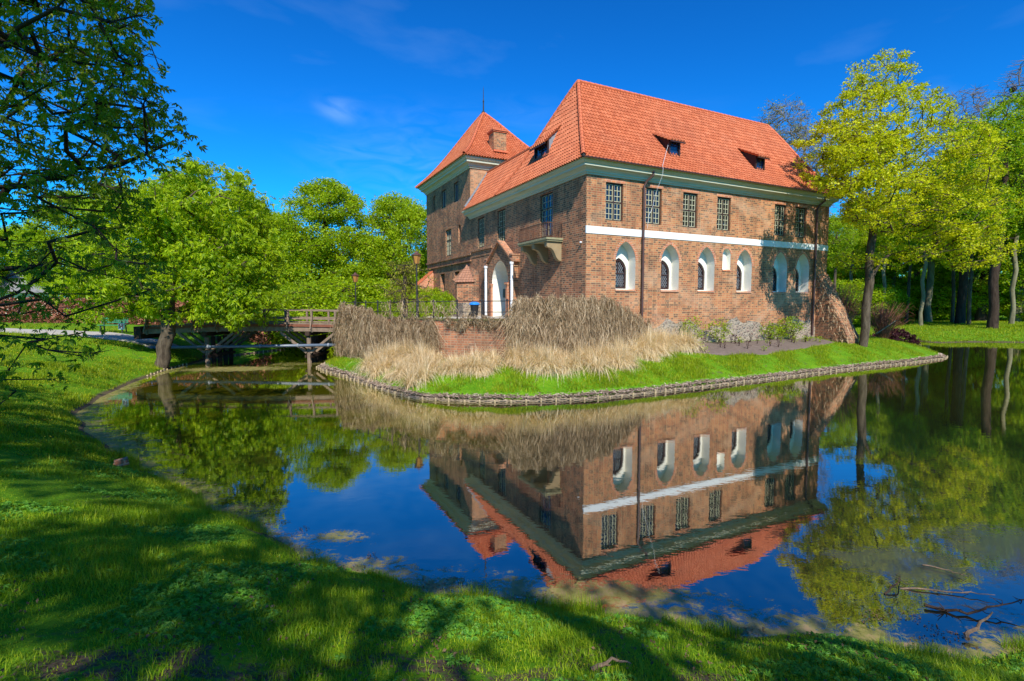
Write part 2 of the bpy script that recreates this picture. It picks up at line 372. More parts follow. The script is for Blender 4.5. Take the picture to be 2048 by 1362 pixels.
# ------------------------------------------------------------------ land and water outlines (metres)
shore_px=[(150,830),(180,870),(230,905),(330,965),(480,1045),(560,1090),(650,1130),(750,1160),(850,1185),(1000,1200),(1150,1222),(1300,1245),(1450,1268),(1600,1275),(1800,1300)]
near=[tuple(onz(*p)[:2]) for p in shore_px]
POND=np.array([(-18.6,31.2),(-18.0,28.6),(-17.6,25.9),(-16.0,21.1),(-14.8,18.2)]+near+[(4.9,4.68),(7.5,4.3),(12,4.6),(19,6.5),(30,11),(40,18),(46,27),(47.5,36),(46.5,42),(44.6,44.6),(40.5,45.2),(37.4,44.2),(36.6,44.8),(36.9,49.2),(38,58),(28,70),(5,78),(-14,66),(-17,50),(-16.2,40),(-17.6,35)])
ISL=np.array([(-10.4,30.5),(-10.2,27),(-9.2,25.4),(-7.8,23.8),(-5.2,20.1),(-3.5,18.15),(-2.0,17.55),(-.4,17.4),(1.1,17.6),(2.6,17.95),(5.2,19.2),(10.4,22.2),(17.5,26.4),(23.2,29.4),(26.6,31.5),(27.6,32.6),(28.4,34.6),(29.6,39),(30.5,46),(28,56),(20,62),(5,66),(-6,62),(-9.6,50),(-10.2,40)])
def sdf(P,poly):
    """positive inside"""
    d=np.full(len(P),1e9); ins=np.zeros(len(P),bool); n=len(poly)
    for i in range(n):
        a=poly[i];b=poly[(i+1)%n];e=b-a;w=P-a
        t=np.clip((w@e)/(e@e),0,1); q=w-t[:,None]*e; d=np.minimum(d,np.hypot(q[:,0],q[:,1]))
        c=((a[1]<=P[:,1])&(b[1]>P[:,1]))|((b[1]<=P[:,1])&(a[1]>P[:,1]))
        with np.errstate(divide='ignore',invalid='ignore'):
            xi=a[0]+(P[:,1]-a[1])*(b[0]-a[0])/(b[1]-a[1])
        ins^=c&(P[:,0]<xi)
    return np.where(ins,d,-d)
def vnoise(x,y,s=1.,seed=0):
    o=np.zeros_like(x); r=np.random.default_rng(seed)
    for k in range(9):
        a=r.uniform(0,2*math.pi); f=s*r.uniform(.6,2.6); o+=np.sin((x*math.cos(a)+y*math.sin(a))*f+r.uniform(0,6.28))/9**.5
    return o
def height(x,y,full=False):
    x=np.atleast_1d(np.asarray(x,float)); y=np.atleast_1d(np.asarray(y,float)); P=np.stack([x,y],1)
    dp=-sdf(P,POND)+.09*vnoise(x,y,2.2,3)*np.clip(1.6-y/14,0.15,1); di=sdf(P,ISL)
    wr=1/(1+np.exp(-(x-20)/4))*1/(1+np.exp(-(y-20)/4))
    hm=2.05*(1-wr)+1.15*wr; k=3.7*(1-wr)+6.*wr
    land=hm*(1-np.exp(-np.maximum(dp,0)/k))+.03*vnoise(x,y,1.1,5)*np.clip(dp,0,1)+.0*x
    isl=.11+1.37*(1-np.exp(-np.maximum(di,0)/3.1))+.02*vnoise(x,y,1.5,6)
    wat=-np.minimum(1.1,.38*np.minimum(np.abs(dp),np.abs(di)*3))
    isl2=np.where(di>-.12,.11+di*9,-9)
    h=np.where(dp>0,land,np.where(di>0,isl,np.maximum(wat,isl2)))
    return (h,dp,di) if full else h
def H1(x,y): return float(height(x,y)[0])
def gridax(segs):
    a=[]
    for lo,hi,st in segs: a+=list(np.arange(lo,hi,st))
    a.append(segs[-1][1]); return np.array(a)
gx=gridax([(-400,-100,30),(-100,-40,5),(-40,-22,1),(-22,-12,.3),(-12,8,.16),(8,34,.3),(34,60,.8),(60,120,5),(120,400,30)])
gy=gridax([(-200,-40,30),(-40,-10,3),(-10,-1,1),(-1,3,.3),(3,10,.12),(10,35,.25),(35,60,.6),(60,110,4),(110,600,40)])
X,Y=np.meshgrid(gx,gy); Z,DP,DI=height(X.ravel(),Y.ravel(),True)
nx,ny=len(gx),len(gy); I=(np.arange(ny-1)[:,None]*nx+np.arange(nx-1)[None,:]).ravel()
Fg=np.stack([I,I+1,I+1+nx,I+nx],1)
me=mesh_np('ground',np.stack([X.ravel(),Y.ravel(),Z],1),Fg,M['ground'],True)
at=me.attributes.new('bare','FLOAT','POINT'); xb,yb=X.ravel(),Y.ravel(); bare=np.exp(-((xb-.4)/2.2)**2-((yb-3.0)/.9)**2)+.8*np.exp(-((xb+2.2)/1.0)**2-((yb-2.9)/.5)**2)+.6*np.exp(-((xb-3.4)/.9)**2-((yb-3.6)/.4)**2); bare=np.where(yb<9,bare,0); at.data.foreach_set('value',bare.astype(np.float32))
link('ground',me,kind='structure')
# water sheet on its own grid
wx=gridax([(-24,-12,.3),(-12,8,.15),(8,50,.5)]); wy=gridax([(2,11,.12),(11,34,.3),(34,82,1)])
X2,Y2=np.meshgrid(wx,wy); h2,dp2,di2=height(X2.ravel(),Y2.ravel(),True)
xx,yy=X2.ravel(),Y2.ravel()
sd=np.maximum(0,-dp2)
band=1.15+.5*vnoise(xx,yy,.7,11)
near_s=(yy<10)&(xx>-8)
scum=np.clip(1-sd/np.maximum(.25,band*np.where(near_s,.95,1.1)),0,1)*np.where(yy<32,1,0)*.85
def blob(cx,cy,rx,ry,a=0.):
    ca,sa=math.cos(a),math.sin(a); u=(xx-cx)*ca+(yy-cy)*sa; v=-(xx-cx)*sa+(yy-cy)*ca
    return np.clip(1.25-np.hypot(u/rx,v/ry),0,1)
scum=np.maximum(scum,blob(-14.3,26.4,4.2,1.6,.1)*.95); scum=np.maximum(scum,blob(-12.5,28.6,3.5,2,.1)*.6)
scum=np.maximum(scum,blob(-2.5,7.2,.8,.34,-.15)*.72); scum=np.maximum(scum,blob(-1.6,6.5,.45,.25)*.7)
scum=np.maximum(scum,blob(1.2,5.75,2.0,.45,-.1)*.8)
weed=np.maximum(np.maximum(blob(5.1,6.4,1.3,.75,-.15),blob(7.0,6.8,1.6,1.1))*1.0,blob(4.9,5.5,1.1,.4)*.6)
murk=np.clip(1-np.maximum(0,xx+3.0)/4,0,1)*np.clip((yy-8)/6,0,1); murk=np.maximum(murk*.9,np.clip((xx-8)/12,0,1)*np.clip((yy-8)/8,0,1)*.35)
I=(np.arange(len(wy)-1)[:,None]*len(wx)+np.arange(len(wx)-1)[None,:]).ravel()
wm=NM('pond_water'); p=wm.pos()
rip=wm.noise(2.2,3,.55,wm.scl(p,(1.0,2.0,1)),.3); rip2=wm.noise(9,2,.5,wm.scl(p,(1,1.9,1)))
bmp=wm.n('ShaderNodeBump',{'Strength':.016,'Distance':.05,'Height':wm.math('ADD',rip,wm.math('MULTIPLY',rip2,.22))})
lw=wm.n('ShaderNodeFresnel',{'IOR':1.33,'Normal':bmp.outputs[0]}); 
fac=wm.n('ShaderNodeMapRange',{0:lw.outputs[0],1:0.,2:.55,3:.35,4:.88}).outputs[0]
mk=wm.n('ShaderNodeAttribute',attribute_name='murk').outputs['Fac']
dc=wm.mix(mk,(.006,.012,.010),(.13,.125,.004)); df=wm.n('ShaderNodeBsdfDiffuse',{'Color':dc}); gl=wm.n('ShaderNodeBsdfGlossy',{'Color':(.97,.94,.88,1),'Roughness':.015,'Normal':bmp.outputs[0]})
ms=wm.n('ShaderNodeMixShader',{0:fac,1:df.outputs[0],2:gl.outputs[0]})
sc_=wm.n('ShaderNodeAttribute',attribute_name='scum').outputs['Fac']; wd_=wm.n('ShaderNodeAttribute',attribute_name='weed').outputs['Fac']
n1=wm.noise(2.6,8,.72,wm.scl(p,(1,1.6,1)),.8); n2=wm.noise(16,5,.7,p)
nn=wm.math('ADD',wm.math('MULTIPLY',n1,.6),wm.math('MULTIPLY',n2,.4))
sm=wm.ramp(wm.math('ADD',nn,wm.math('SUBTRACT',wm.math('MULTIPLY',sc_,.42),.21)),[(.50,(0,0,0)),(.60,(.92,.92,.92))])
scol=wm.ramp(wm.noise(5,5,.7,p),[(.3,(.10,.10,.015)),(.5,(.22,.20,.05)),(.7,(.38,.24,.13))])
sdif=wm.n('ShaderNodeBsdfPrincipled',{'Base Color':scol,'Roughness':.7,'Specular IOR Level':.3})
ms2=wm.n('ShaderNodeMixShader',{0:sm,1:ms.outputs[0],2:sdif.outputs[0]})
wmk=wm.ramp(wm.math('ADD',nn,wm.math('SUBTRACT',wm.math('MULTIPLY',wd_,.40),.20)),[(.50,(0,0,0)),(.60,(.6,.6,.6))])
wdif=wm.n('ShaderNodeBsdfPrincipled',{'Base Color':(.05,.055,.04,1),'Roughness':.45,'Specular IOR Level':.4})
ms3=wm.n('ShaderNodeMixShader',{0:wmk,1:ms2.outputs[0],2:wdif.outputs[0]}); wm.l(ms3.outputs[0],wm.out.inputs[0])
me=mesh_np('water',np.stack([xx,yy,np.zeros_like(xx)],1),np.stack([I,I+1,I+1+len(wx),I+len(wx)],1),wm.m,True)
for nme,arr in(('scum',scum),('weed',weed),('murk',murk)):
    a=me.attributes.new(nme,'FLOAT','POINT'); a.data.foreach_set('value',arr.astype(np.float32))
link('water',me,kind='structure')
# ------------------------------------------------------------------ castle (local frame: x along sunny side, y along gate side)
CRZ=math.atan2(UU[1],UU[0])
castle=empty('castle',tuple(CC),CRZ,label='red brick castle with steep orange tiled roofs and a square corner tower beside the pond',cat='castle')
LEN=18.75; WT=14.85; TE=25.55
def rect(a,b,c,d): return [(a,c),(b,c),(b,d),(a,d)]
def lancet(xc,w,z0,zs,za,n=7):
    return _lan(xc,w,z0,zs,za,n)
def _lan(xc,w,z0,zs,za,n):
    h=w/2; H_=za-zs; r=(h*h+H_*H_)/(2*h); a1=math.asin(min(1,H_/r)); l=[(xc-h,z0),(xc+h,z0)]
    arc=[(xc+h-r+r*math.cos(a1*i/n),zs+r*math.sin(a1*i/n)) for i in range(n+1)]
    l+=arc; l+=[(2*xc-x,z) for x,z in arc[:-1][::-1]]
    return l
def _old(xc,w,z0,zs,za,n=7):
    h=w/2; l=[(xc-h,z0),(xc+h,z0)]
    for i in range(n+1):
        t=i/n; l.append((xc+h*math.cos(t*math.pi/2)**1.0*(1-.10*math.sin(math.pi*t)), zs+(za-zs)*(math.sin(t*math.pi/2)**.92)))
    for i in range(n-1,-1,-1):
        t=i/n; l.append((xc-h*math.cos(t*math.pi/2)*(1-.10*math.sin(math.pi*t)), zs+(za-zs)*(math.sin(t*math.pi/2)**.92)))
    return l
UPW=[(1.13,2.21),(3.66,4.72),(6.2,7.26),(8.75,9.81),(13.53,14.57),(15.45,16.5)]
NI=[2.42,5.38,8.03,11.07,14.22,16.34]
EX,EY,EZ=np.array([1,0,0.]),np.array([0,1,0.]),np.array([0,0,1.])
mb=MB()
holes=[rect(a,b,7.46,9.31) for a,b in UPW]+[lancet(c,1.24,4.08,5.55,6.49) for c in NI]+[lancet(9.59,.62,5.3,6.15,6.48)]
mb.panel((0,0,0),EX,EZ,EY,rect(0,LEN,2.45,9.7),holes,0)
for a,b in UPW: mb.reveal((0,0,0),EX,EZ,EY,rect(a,b,7.46,9.31),.22)
mb.panel((0,0,0),EX,EZ,EY,rect(0,LEN,.6,2.45))
# end wall and back wall
mb.panel((LEN,0,0),EY,EZ,-EX,rect(0,8.5,.6,9.7)); mb.panel((0,8.5,0),EX,EZ,-EY,rect(3.4,LEN,.6,9.7)); mb.panel((3.4,8.5,0),EY,EZ,-EX,rect(0,WT-8.5,.6,9.7))
mb.build('long_wall',M['brick_long'],castle)
mb=MB()
FW=[rect(12.3,13.45,7.32,9.40),rect(8.95,10.15,7.32,9.42),rect(3.15,4.5,6.9,9.36)]
GATE=lancet(9.05,2.4,2.5,4.72,6.13)
mb.panel((0,0,0),EY,EZ,EX,rect(0,WT,1.0,9.7),FW+[GATE],0)
for h in FW: mb.reveal((0,0,0),EY,EZ,EX,h,.25)
# quoin return so the corner reads solid
mb.build('gate_wall',M['brick_front'],castle)
mb=MB()
TWH=[rect(20.25,21.3,11.35,12.85),rect(17.25,18.3,11.35,12.88)]
LOW=rect(19.0,20.35,7.32,9.45); G1=rect(20.7,21.8,4.45,5.92); G2=rect(17.2,18.3,4.45,5.92)
SL1=lancet(23.25,.75,11.55,12.5,12.88,4); SL2=lancet(17.1,.6,8.1,9.2,9.52,4)
mb.panel((0,0,0),EY,EZ,EX,rect(WT,TE,1.0,13.4),TWH+[LOW,G1,G2,SL1,SL2],0)
for h in TWH+[LOW]: mb.reveal((0,0,0),EY,EZ,EX,h,.25)
for h in (G1,G2): mb.reveal((0,0,0),EY,EZ,EX,h,.55)
for h in (SL1,SL2):
    mb.reveal((0,0,0),EY,EZ,EX,h,.14); mb.panel((.14,0,0),EY,EZ,EX,h)
mb.panel((0,TE,0),EX,EZ,-EY,rect(0,7,1,13.4)); mb.panel((7,WT,0),EY,EZ,-EX,rect(0,TE-WT,1,13.4))
mb.build('tower_wall',M['brick_front'],castle)
mb=MB(); mb.panel((0,WT,0),EX,EZ,EY,rect(0,7,9.4,13.4)); mb.build('tower_side_wall',M['brick_long'],castle)
# white band
mb=MB(); mb.box(-.012,LEN+.01,-.03,.05,6.77,7.12); mb.build('painted_band',M['white'],castle,label='white painted band across the brick wall')
# fieldstone plinth with ragged top
pts=[(3.9,.7),(LEN,.7)]; xs=np.linspace(LEN,3.9,46); top=[(x,2.25+.24*math.sin(x*1.3)+.16*math.sin(x*3.7+1)+rng.uniform(-.12,.12)) for x in xs]
mb=MB(); mb.panel((0,-.035,0),EX,EZ,EY,pts+top); 
n=len(top)
mb.add([(p[0],-.035,p[1]) for p in top]+[(p[0],.0,p[1]) for p in top],[(i+1,i,n+i,n+i+1) for i in range(n-1)])
mb.build('stone_plinth',M['fieldstone'],castle)
# brick arch rings round lancets (rowlock courses)
def arch_ring(mbr,org,ax,az,nin,loop,wd,proud):
    pts=[np.array(p) for p in loop[2:]]; cx=sum(p[0] for p in pts)/len(pts)
    out=[]
    for i,p in enumerate(pts):
        a=pts[max(i-1,0)];b=pts[min(i+1,len(pts)-1)];d=b-a;d/=np.linalg.norm(d);nrm=np.array([d[1],-d[0]])
        out.append(p+nrm*wd)
    # dense rowlock bricks
    segs=[]
    for i in range(len(pts)-1):
        L_=np.linalg.norm(pts[i+1]-pts[i]); k=max(1,int(round(L_/.085)))
        for j in range(k):
            t0=j/k+.07/k;t1=(j+1)/k-.07/k
            q=[pts[i]*(1-t0)+pts[i+1]*t0,out[i]*(1-t0)+out[i+1]*t0,out[i]*(1-t1)+out[i+1]*t1,pts[i]*(1-t1)+pts[i+1]*t1]
            segs.append(q)
    for q in segs:
        P=[np.array(org)+ax*p[0]+az*p[1]-nin*proud for p in q]; Q=[np.array(org)+ax*p[0]+az*p[1]+nin*.02 for p in q]
        mbr.add(P+Q,[(0,1,2,3),(4,7,6,5),(0,4,5,1),(1,5,6,2),(2,6,7,3),(3,7,4,0)])
# ---- windows
def sash_window(org,ax,nin,a,b,z0,z1,cols,rows,name='window',glassm='glass',inset=.10,split=(2,2),frame_m='frame',bars=.028):
    """frame mesh (part) with pane and glazing_bar sub-parts"""
    org=np.array(org,float); ax=np.array(ax,float); nin=np.array(nin,float)
    def bx(m,x0,x1,y0,y1,d0,d1):
        vs=[]
        for z in(y0,y1):
            for x,d in((x0,d0),(x1,d0),(x1,d1),(x0,d1)): vs.append(org+ax*x+nin*d+EZ*z)
        m.add(vs,[(0,3,2,1),(4,5,6,7),(0,1,5,4),(1,2,6,5),(2,3,7,6),(3,0,4,7)])
    f=MB(); w=.075
    bx(f,a,a+w,z0,z1,inset,inset+.12); bx(f,b-w,b,z0,z1,inset,inset+.12); bx(f,a+w,b-w,z0,z0+w,inset,inset+.12); bx(f,a+w,b-w,z1-w,z1,inset,inset+.12)
    for i in range(1,split[0]):
        x=a+(b-a)*i/split[0]; bx(f,x-.035,x+.035,z0+w,z1-w,inset-.005,inset+.11)
    zs=[z0+(z1-z0)*j/split[1] for j in range(1,split[1])] if not isinstance(split[1],float) else [z0+(z1-z0)*split[1]]
    for z in zs: 
        xs=[a+w]+[a+(b-a)*i/split[0] for i in range(1,split[0])]+[b-w]
        for i in range(len(xs)-1): bx(f,xs[i]+(.035 if i else 0),xs[i+1]-(.035 if i<len(xs)-2 else 0),z-.035,z+.035,inset-.003,inset+.115)
    fo=f.build(name,M[frame_m],castle)
    g=MB(); bx(g,a+w*.5,b-w*.5,z0+w*.5,z1-w*.5,inset+.055,inset+.075); g.build('pane',M[glassm],fo)
    m=MB()
    # each light: surrounding thin border + grid
    xs=[a+w]+[a+(b-a)*i/split[0] for i in range(1,split[0])]+[b-w]; zz=[z0+w]+zs+[z1-w]
    for i in range(len(xs)-1):
        xa=xs[i]+(.035 if i else 0); xb=xs[i+1]-(.035 if i<len(xs)-2 else 0)
        for j in range(len(zz)-1):
            za=zz[j]+(.035 if j else 0); zb=zz[j+1]-(.035 if j<len(zz)-2 else 0)
            d0,d1=inset+.015,inset+.05
            bx(m,xa,xa+bars,za,zb,d0,d1);bx(m,xb-bars,xb,za,zb,d0,d1);bx(m,xa+bars,xb-bars,za,za+bars,d0,d1);bx(m,xa+bars,xb-bars,zb-bars,zb,d0,d1)
            nc=cols//(len(xs)-1); nr=rows[j] if isinstance(rows,(list,tuple)) else rows//(len(zz)-1)
            for q in range(1,nc):
                x=xa+(xb-xa)*q/nc; bx(m,x-bars/2,x+bars/2,za+bars,zb-bars,d0+.004,d1-.003)
            for q in range(1,nr):
                z=za+(zb-za)*q/nr; bx(m,xa+bars,xb-bars,z-bars/2,z+bars/2,d0+.008,d1-.006)
    m.build('glazing_bar',M['muntin'],fo)
    return fo
for a,b in UPW: sash_window((0,0,0),EX,EY,a,b,7.46,9.31,4,6,bars=.03)
sash_window((0,0,0),EY,EX,12.3,13.45,7.32,9.40,4,6,bars=.026); sash_window((0,0,0),EY,EX,8.95,10.15,7.32,9.42,4,6,bars=.026)
bd=sash_window((0,0,0),EY,EX,3.15,4.5,7.02,9.36,4,[4,2],name='balcony_door',glassm='glass_blue',split=(2,.66),bars=.024)
m=MB(); m.box(.13,.2,3.22,4.43,7.0,7.12); m.box(.12,.24,3.15,4.5,6.9,7.0); m.build('door_panel',M['frame'],bd)
sash_window((0,0,0),EY,EX,19.0,20.35,7.32,9.45,4,5,split=(2,.6),bars=.028,rows=[3,2]) if False else sash_window((0,0,0),EY,EX,19.0,20.35,7.32,9.45,4,[3,2],glassm='glass_blue',split=(2,.6),bars=.028)
for h in ((20.25,21.3,11.35,12.85),(17.25,18.3,11.35,12.88)): sash_window((0,0,0),EY,EX,h[0],h[1],h[2],h[3],2,[1],glassm='glass_blue',split=(2,1),bars=.02)
for g in (G1,G2):
    a,b=g[0][0],g[1][0]; m=MB(); m.panel((.55,0,0),EY,EZ,EX,g); m.box(.45,.52,a,a+.07,4.45,5.92); m.box(.45,.52,b-.07,b,4.45,5.92)
    m.build('loophole',M['black'],castle)
# brick surrounds (slightly proud, oranger)
def surround(org,ax,nin,a,b,z0,z1,w,mat,head=.2):
    org=np.array(org,float); m=MB()
    def q(x0,x1,y0,y1):
        vs=[org+ax*x-nin*d+EZ*z for z in(y0,y1) for x,d in((x0,.012),(x1,.012),(x1,-.02),(x0,-.02))]
        m.add(vs,[(0,3,2,1),(4,5,6,7),(0,1,5,4),(1,2,6,5),(2,3,7,6),(3,0,4,7)])
    k=int((b-a+2*w)/.09)
    for i in range(k):
        x=a-w+(b-a+2*w)*i/k; q(x+.006,x+(b-a+2*w)/k-.006,z1,z1+head)
    return m.build('lintel_bricks',mat,castle)
for a,b in UPW: surround((0,0,0),EX,EY,a,b,7.46,9.31,.08,M['brick_red'],.17)
for (a,b,z0,z1) in ((12.3,13.45,7.32,9.40),(8.95,10.15,7.32,9.42),(19.0,20.35,7.32,9.45)): surround((0,0,0),EY,EX,a,b,z0,z1,.08,M['brick_front'],.17)
# lancet niches
for c in NI:
    lp=lancet(c,1.24,4.08,5.55,6.49); m=MB(); m.reveal((0,0,0),EX,EZ,EY,lp,.56)
    inner=lancet(c,1.02,4.14,5.0,5.72); m.panel((0,.56,0),EX,EZ,EY,lp,[inner]); m.reveal((0,.56,0),EX,EZ,EY,inner,.12)
    po=m.build('lancet_niche',M['plaster'],castle)
    m=MB(); arch_ring(m,np.zeros(3),EX,EZ,EY,lancet(c,1.26,4.08,5.55,6.5),.15,.012); m.build('arch_bricks',M['brick_red'],po)
    m=MB(); m.box(c-.64,c+.64,-.05,.0,4.0,4.075); m.box(c-.62,c+.62,.0,.2,4.03,4.088); m.build('sill',M['brick_red'],po)
    m=MB(); out=lancet(c,1.02,4.14,5.0,5.72); inn=lancet(c,.84,4.24,4.98,5.60); n=len(out)
    for d0,d1 in((.62,.68),):
        P=[(p[0],d0,p[1]) for p in out]+[(p[0],d0,p[1]) for p in inn]+[(p[0],d1,p[1]) for p in inn]
        m.add(P,[(i,(i+1)%n,n+(i+1)%n,n+i) for i in range(n)]+[(n+i,n+(i+1)%n,2*n+(i+1)%n,2*n+i) for i in range(n)])
    m.box(c-.42,c+.42,.625,.67,4.90,4.95); m.box(c-.02,c+.02,.63,.67,4.95,5.6)
    m.build('window_frame',M['frame'],po)
    m=MB(); m.panel((0,.69,0),EX,EZ,EY,out); m.build('pane',M['glass'],po)
    m=MB(); z0,z1,x0,x1=4.24,5.58,c-.42,c+.42; st=.125
    for k in range(-12,24):
        for sgn in(1,-1):
            # line x = x0 + t , z = z0 + k*st + sgn*t*1.6
            A=None;pts=[]
            for t in np.linspace(0,x1-x0,13):
                z=z0+k*st*1.6+(t*1.6 if sgn>0 else (x1-x0-t)*1.6)
                x=x0+t; top=5.0+.6*math.sqrt(max(0,1-((x-c)/.42)**2))
                if z0<z<top: pts.append((x,.665,z))
            if len(pts)>1: m.bar(pts[0],pts[-1],.012)
    m.build('lattice',M['muntin'] if False else M['lead'],po)
lp=lancet(9.59,.62,5.3,6.15,6.48); m=MB(); m.reveal((0,0,0),EX,EZ,EY,lp,.3); m.panel((0,.3,0),EX,EZ,EY,lp); po=m.build('blind_niche',M['plaster'],castle)
m=MB(); arch_ring(m,np.zeros(3),EX,EZ,EY,lancet(9.59,.64,5.3,6.15,6.49,4),.12,.012); m.build('arch_bricks',M['brick_red'],po)
m=MB(); m.box(9.26,9.92,-.05,.0,5.2,5.29); m.build('sill',M['brick_red'],po)
# ---- cornices
def cornice(loop,z0,prof,mat,name):
    """loop of (x,y) corners with outward miter; prof [(out,z)]"""
    n=len(loop); P=[np.array(p,float) for p in loop]; mit=[]
    for i in range(n):
        a,b,c=P[(i-1)%n],P[i],P[(i+1)%n]; d1=(b-a)/np.linalg.norm(b-a);d2=(c-b)/np.linalg.norm(c-b)
        n1=np.array([d1[1],-d1[0]]);n2=np.array([d2[1],-d2[0]]); mm=(n1+n2); mm/= (1+n1@n2); mit.append(mm)
    m=MB(); vs=[];fs=[]
    for o,z in prof:
        for i in range(n): q=P[i]+mit[i]*o; vs.append((q[0],q[1],z0+z))
    for j in range(len(prof)-1):
        for i in range(n):
            a=j*n+i;b=j*n+(i+1)%n; fs.append((a,b,b+n,a+n))
    m.add(vs,fs); return m.build(name,mat,castle)
PROF=[(0,0),(.06,0),(.06,.07),(.12,.09),(.12,.16),(.20,.24),(.30,.30),(.36,.31),(.36,.42),(.43,.46),(.50,.54),(.50,.60),(.0,.60)]
cornice([(0,0),(LEN,0),(LEN,8.5),(3.4,8.5),(3.4,WT-.02),(0,WT-.02)],9.56,PROF,M['cornice'],'cornice')
cornice([(0,WT),(7,WT),(7,TE),(0,TE)],13.28,[(o*1.15,z*1.15) for o,z in PROF],M['cornice'],'tower_cornice')
# ---- roofs of real pantiles
def roof_faces(faces,name,rows,mat,parent,flare=.10,col=.21,lift=.045,wave=.05):
    """faces: list of (A,B,C,D): eave A->B, top D->C"""
    V=[];Fc=[];UV=[];off=0
    fz=lambda q:q-flare*np.sin(math.pi*q)*(1-q)
    for A,B,C,D in faces:
        A,B,C,D=[np.array(p,float) for p in(A,B,C,D)]
        e=(B-A);e[2]=0;e/=np.linalg.norm(e)
        up=((D-A)+(C-B)); up=up-e*(up@e); L_=np.linalg.norm((D-A)-e*((D-A)@e)); up/=np.linalg.norm(up); nr=np.cross(e,up); 
        if nr[2]<0: nr=-nr
        nr_=max(2,int(round(L_/.30))); st=col/4.
        lo=min(A@e,D@e);hi=max(B@e,C@e); cs=np.arange(math.floor(lo/st)*st,hi+st,st); prev=None
        for i in range(nr_):
            rr=[]
            for q,lf in((i/nr_,lift),((i+1)/nr_,.004)):
                Lp=A+(D-A)*q;Rp=B+(C-B)*q; z=A[2]+(D[2]-A[2])*fz(q)
                c=np.clip(cs,Lp@e,Rp@e); ph=c/col*2*math.pi
                h=lf+wave*(np.sin(ph)+.35*np.sin(2*ph+.7))
                P=Lp[None]+e[None]*(c-Lp@e)[:,None]; P[:,2]=z; P=P+nr[None]*h[:,None]; rr.append((P,c,q))
            n=len(cs)
            for P,c,q in rr: V.append(P)
            b=off; off+=2*n
            def quads(b0,b1,v0,v1,cc):
                a=np.arange(n-1); keep=(cc[1:]-cc[:-1])>1e-6; a=a[keep]
                Fc.append(np.stack([b0+a,b0+a+1,b1+a+1,b1+a],1)); u=cc
                UV.append(np.stack([np.stack([u[a],np.full(len(a),v0)],1),np.stack([u[a+1],np.full(len(a),v0)],1),np.stack([u[a+1],np.full(len(a),v1)],1),np.stack([u[a],np.full(len(a),v1)],1)],1))
            quads(b,b+n,i+.05,i+.95,rr[0][1])
            if prev is not None: quads(prev+n,b,i-.05,i+.04,rr[0][1])
            else:
                # front lip
                P=rr[0][0].copy(); P-=nr[None]*.07; V.append(P); quads(off,b,i+.02,i+.04,rr[0][1]); off+=n
            prev=b
    me=mesh_np(name,np.concatenate(V),np.concatenate(Fc),mat,False,np.concatenate(UV))
    return link(name,me,parent)
def flz(z0,z1,q,flare=.10): return z0+(z1-z0)*(q-flare*math.sin(math.pi*q)*(1-q))
def hip_line(p0,p1,n=14,lift=.07,flare=.10):
    return [(p0[0]+(p1[0]-p0[0])*i/n,p0[1]+(p1[1]-p0[1])*i/n,flz(p0[2],p1[2],i/n,flare)+lift) for i in range(n+1)]
def ridge_caps(m,path,r=.115,step=.36):
    P=[Vector(p) for p in path]; pts=[P[0]]
    acc=0
    # resample
    seg=[(P[i],P[i+1]) for i in range(len(P)-1)]; tot=sum((b-a).length for a,b in seg); k=max(1,int(tot/step)); outp=[]
    for j in range(k+1):
        d=tot*j/k
        for a,b in seg:
            l=(b-a).length
            if d<=l+1e-6: outp.append(a.lerp(b,min(1,d/l))); break
            d-=l
    for a,b in zip(outp[:-1],outp[1:]):
        e=(b-a); m.tube([a,b+e*.08],[r,r*.84],7,False)
ZE=10.17; A0=(-.6,-.6,ZE);B0=(19.15,-.6,ZE);C0=(19.15,9.1,ZE);D0=(-.6,9.1,ZE); R0_=(2.3,4.25,15.8);R1_=(18.15,4.25,15.75)
roof=roof_faces([(A0,B0,R1_,R0_),(D0,A0,R0_,R0_),(B0,C0,R1_,R1_),(C0,D0,R0_,R1_)],'roof',16,M['tile'],castle)
WR=(1.4,4.6,13.05);WR2=(1.4,14.8,13.05)
roof_faces([((-.6,14.75,ZE),(-.6,5.2,ZE),(1.4,5.2,13.05),(1.4,14.8,13.05)),((3.4,7.5,ZE),(3.4,14.8,ZE),(1.4,14.8,13.05),(1.4,7.5,13.05))],'wing_roof',8,M['tile'],castle)
m=MB(); ridge_caps(m,hip_line(A0,R0_)); ridge_caps(m,hip_line(D0,R0_)); ridge_caps(m,hip_line(B0,R1_)); ridge_caps(m,hip_line(C0,R1_))
ridge_caps(m,[(R0_[0],R0_[1],R0_[2]+.06),(R1_[0],R1_[1],R1_[2]+.06)]); ridge_caps(m,[(1.4,6.6,13.1),(1.4,14.8,13.1)])
m.build('ridge_tiles',M['ridge_tile'],roof)
TZ=14.02; t0,t1=14.15,26.35; TA=(-.75,t0,TZ);TB=(7.6,t0,TZ);TC=(7.6,t1,TZ);TD=(-.75,t1,TZ);AP=(3.45,20.3,19.45)
troof=roof_faces([(TA,TB,AP,AP),(TD,TA,AP,AP),(TB,TC,AP,AP),(TC,TD,AP,AP)],'tower_roof',20,M['tile'],castle,flare=.12)
m=MB()
for q in (TA,TB,TC,TD): ridge_caps(m,hip_line(q,AP,flare=.12))
m.build('ridge_tiles',M['ridge_tile'],troof)
m=MB(); m.lathe([(.16,-.15),(.17,.1),(.06,.25),(.05,.9),(.075,1.0),(.05,1.08),(.03,1.25),(.025,1.9),(.006,2.25)],(AP[0],AP[1],AP[2]),10); m.build('finial',M['iron'],castle,label='thin dark spike on the tower peak')
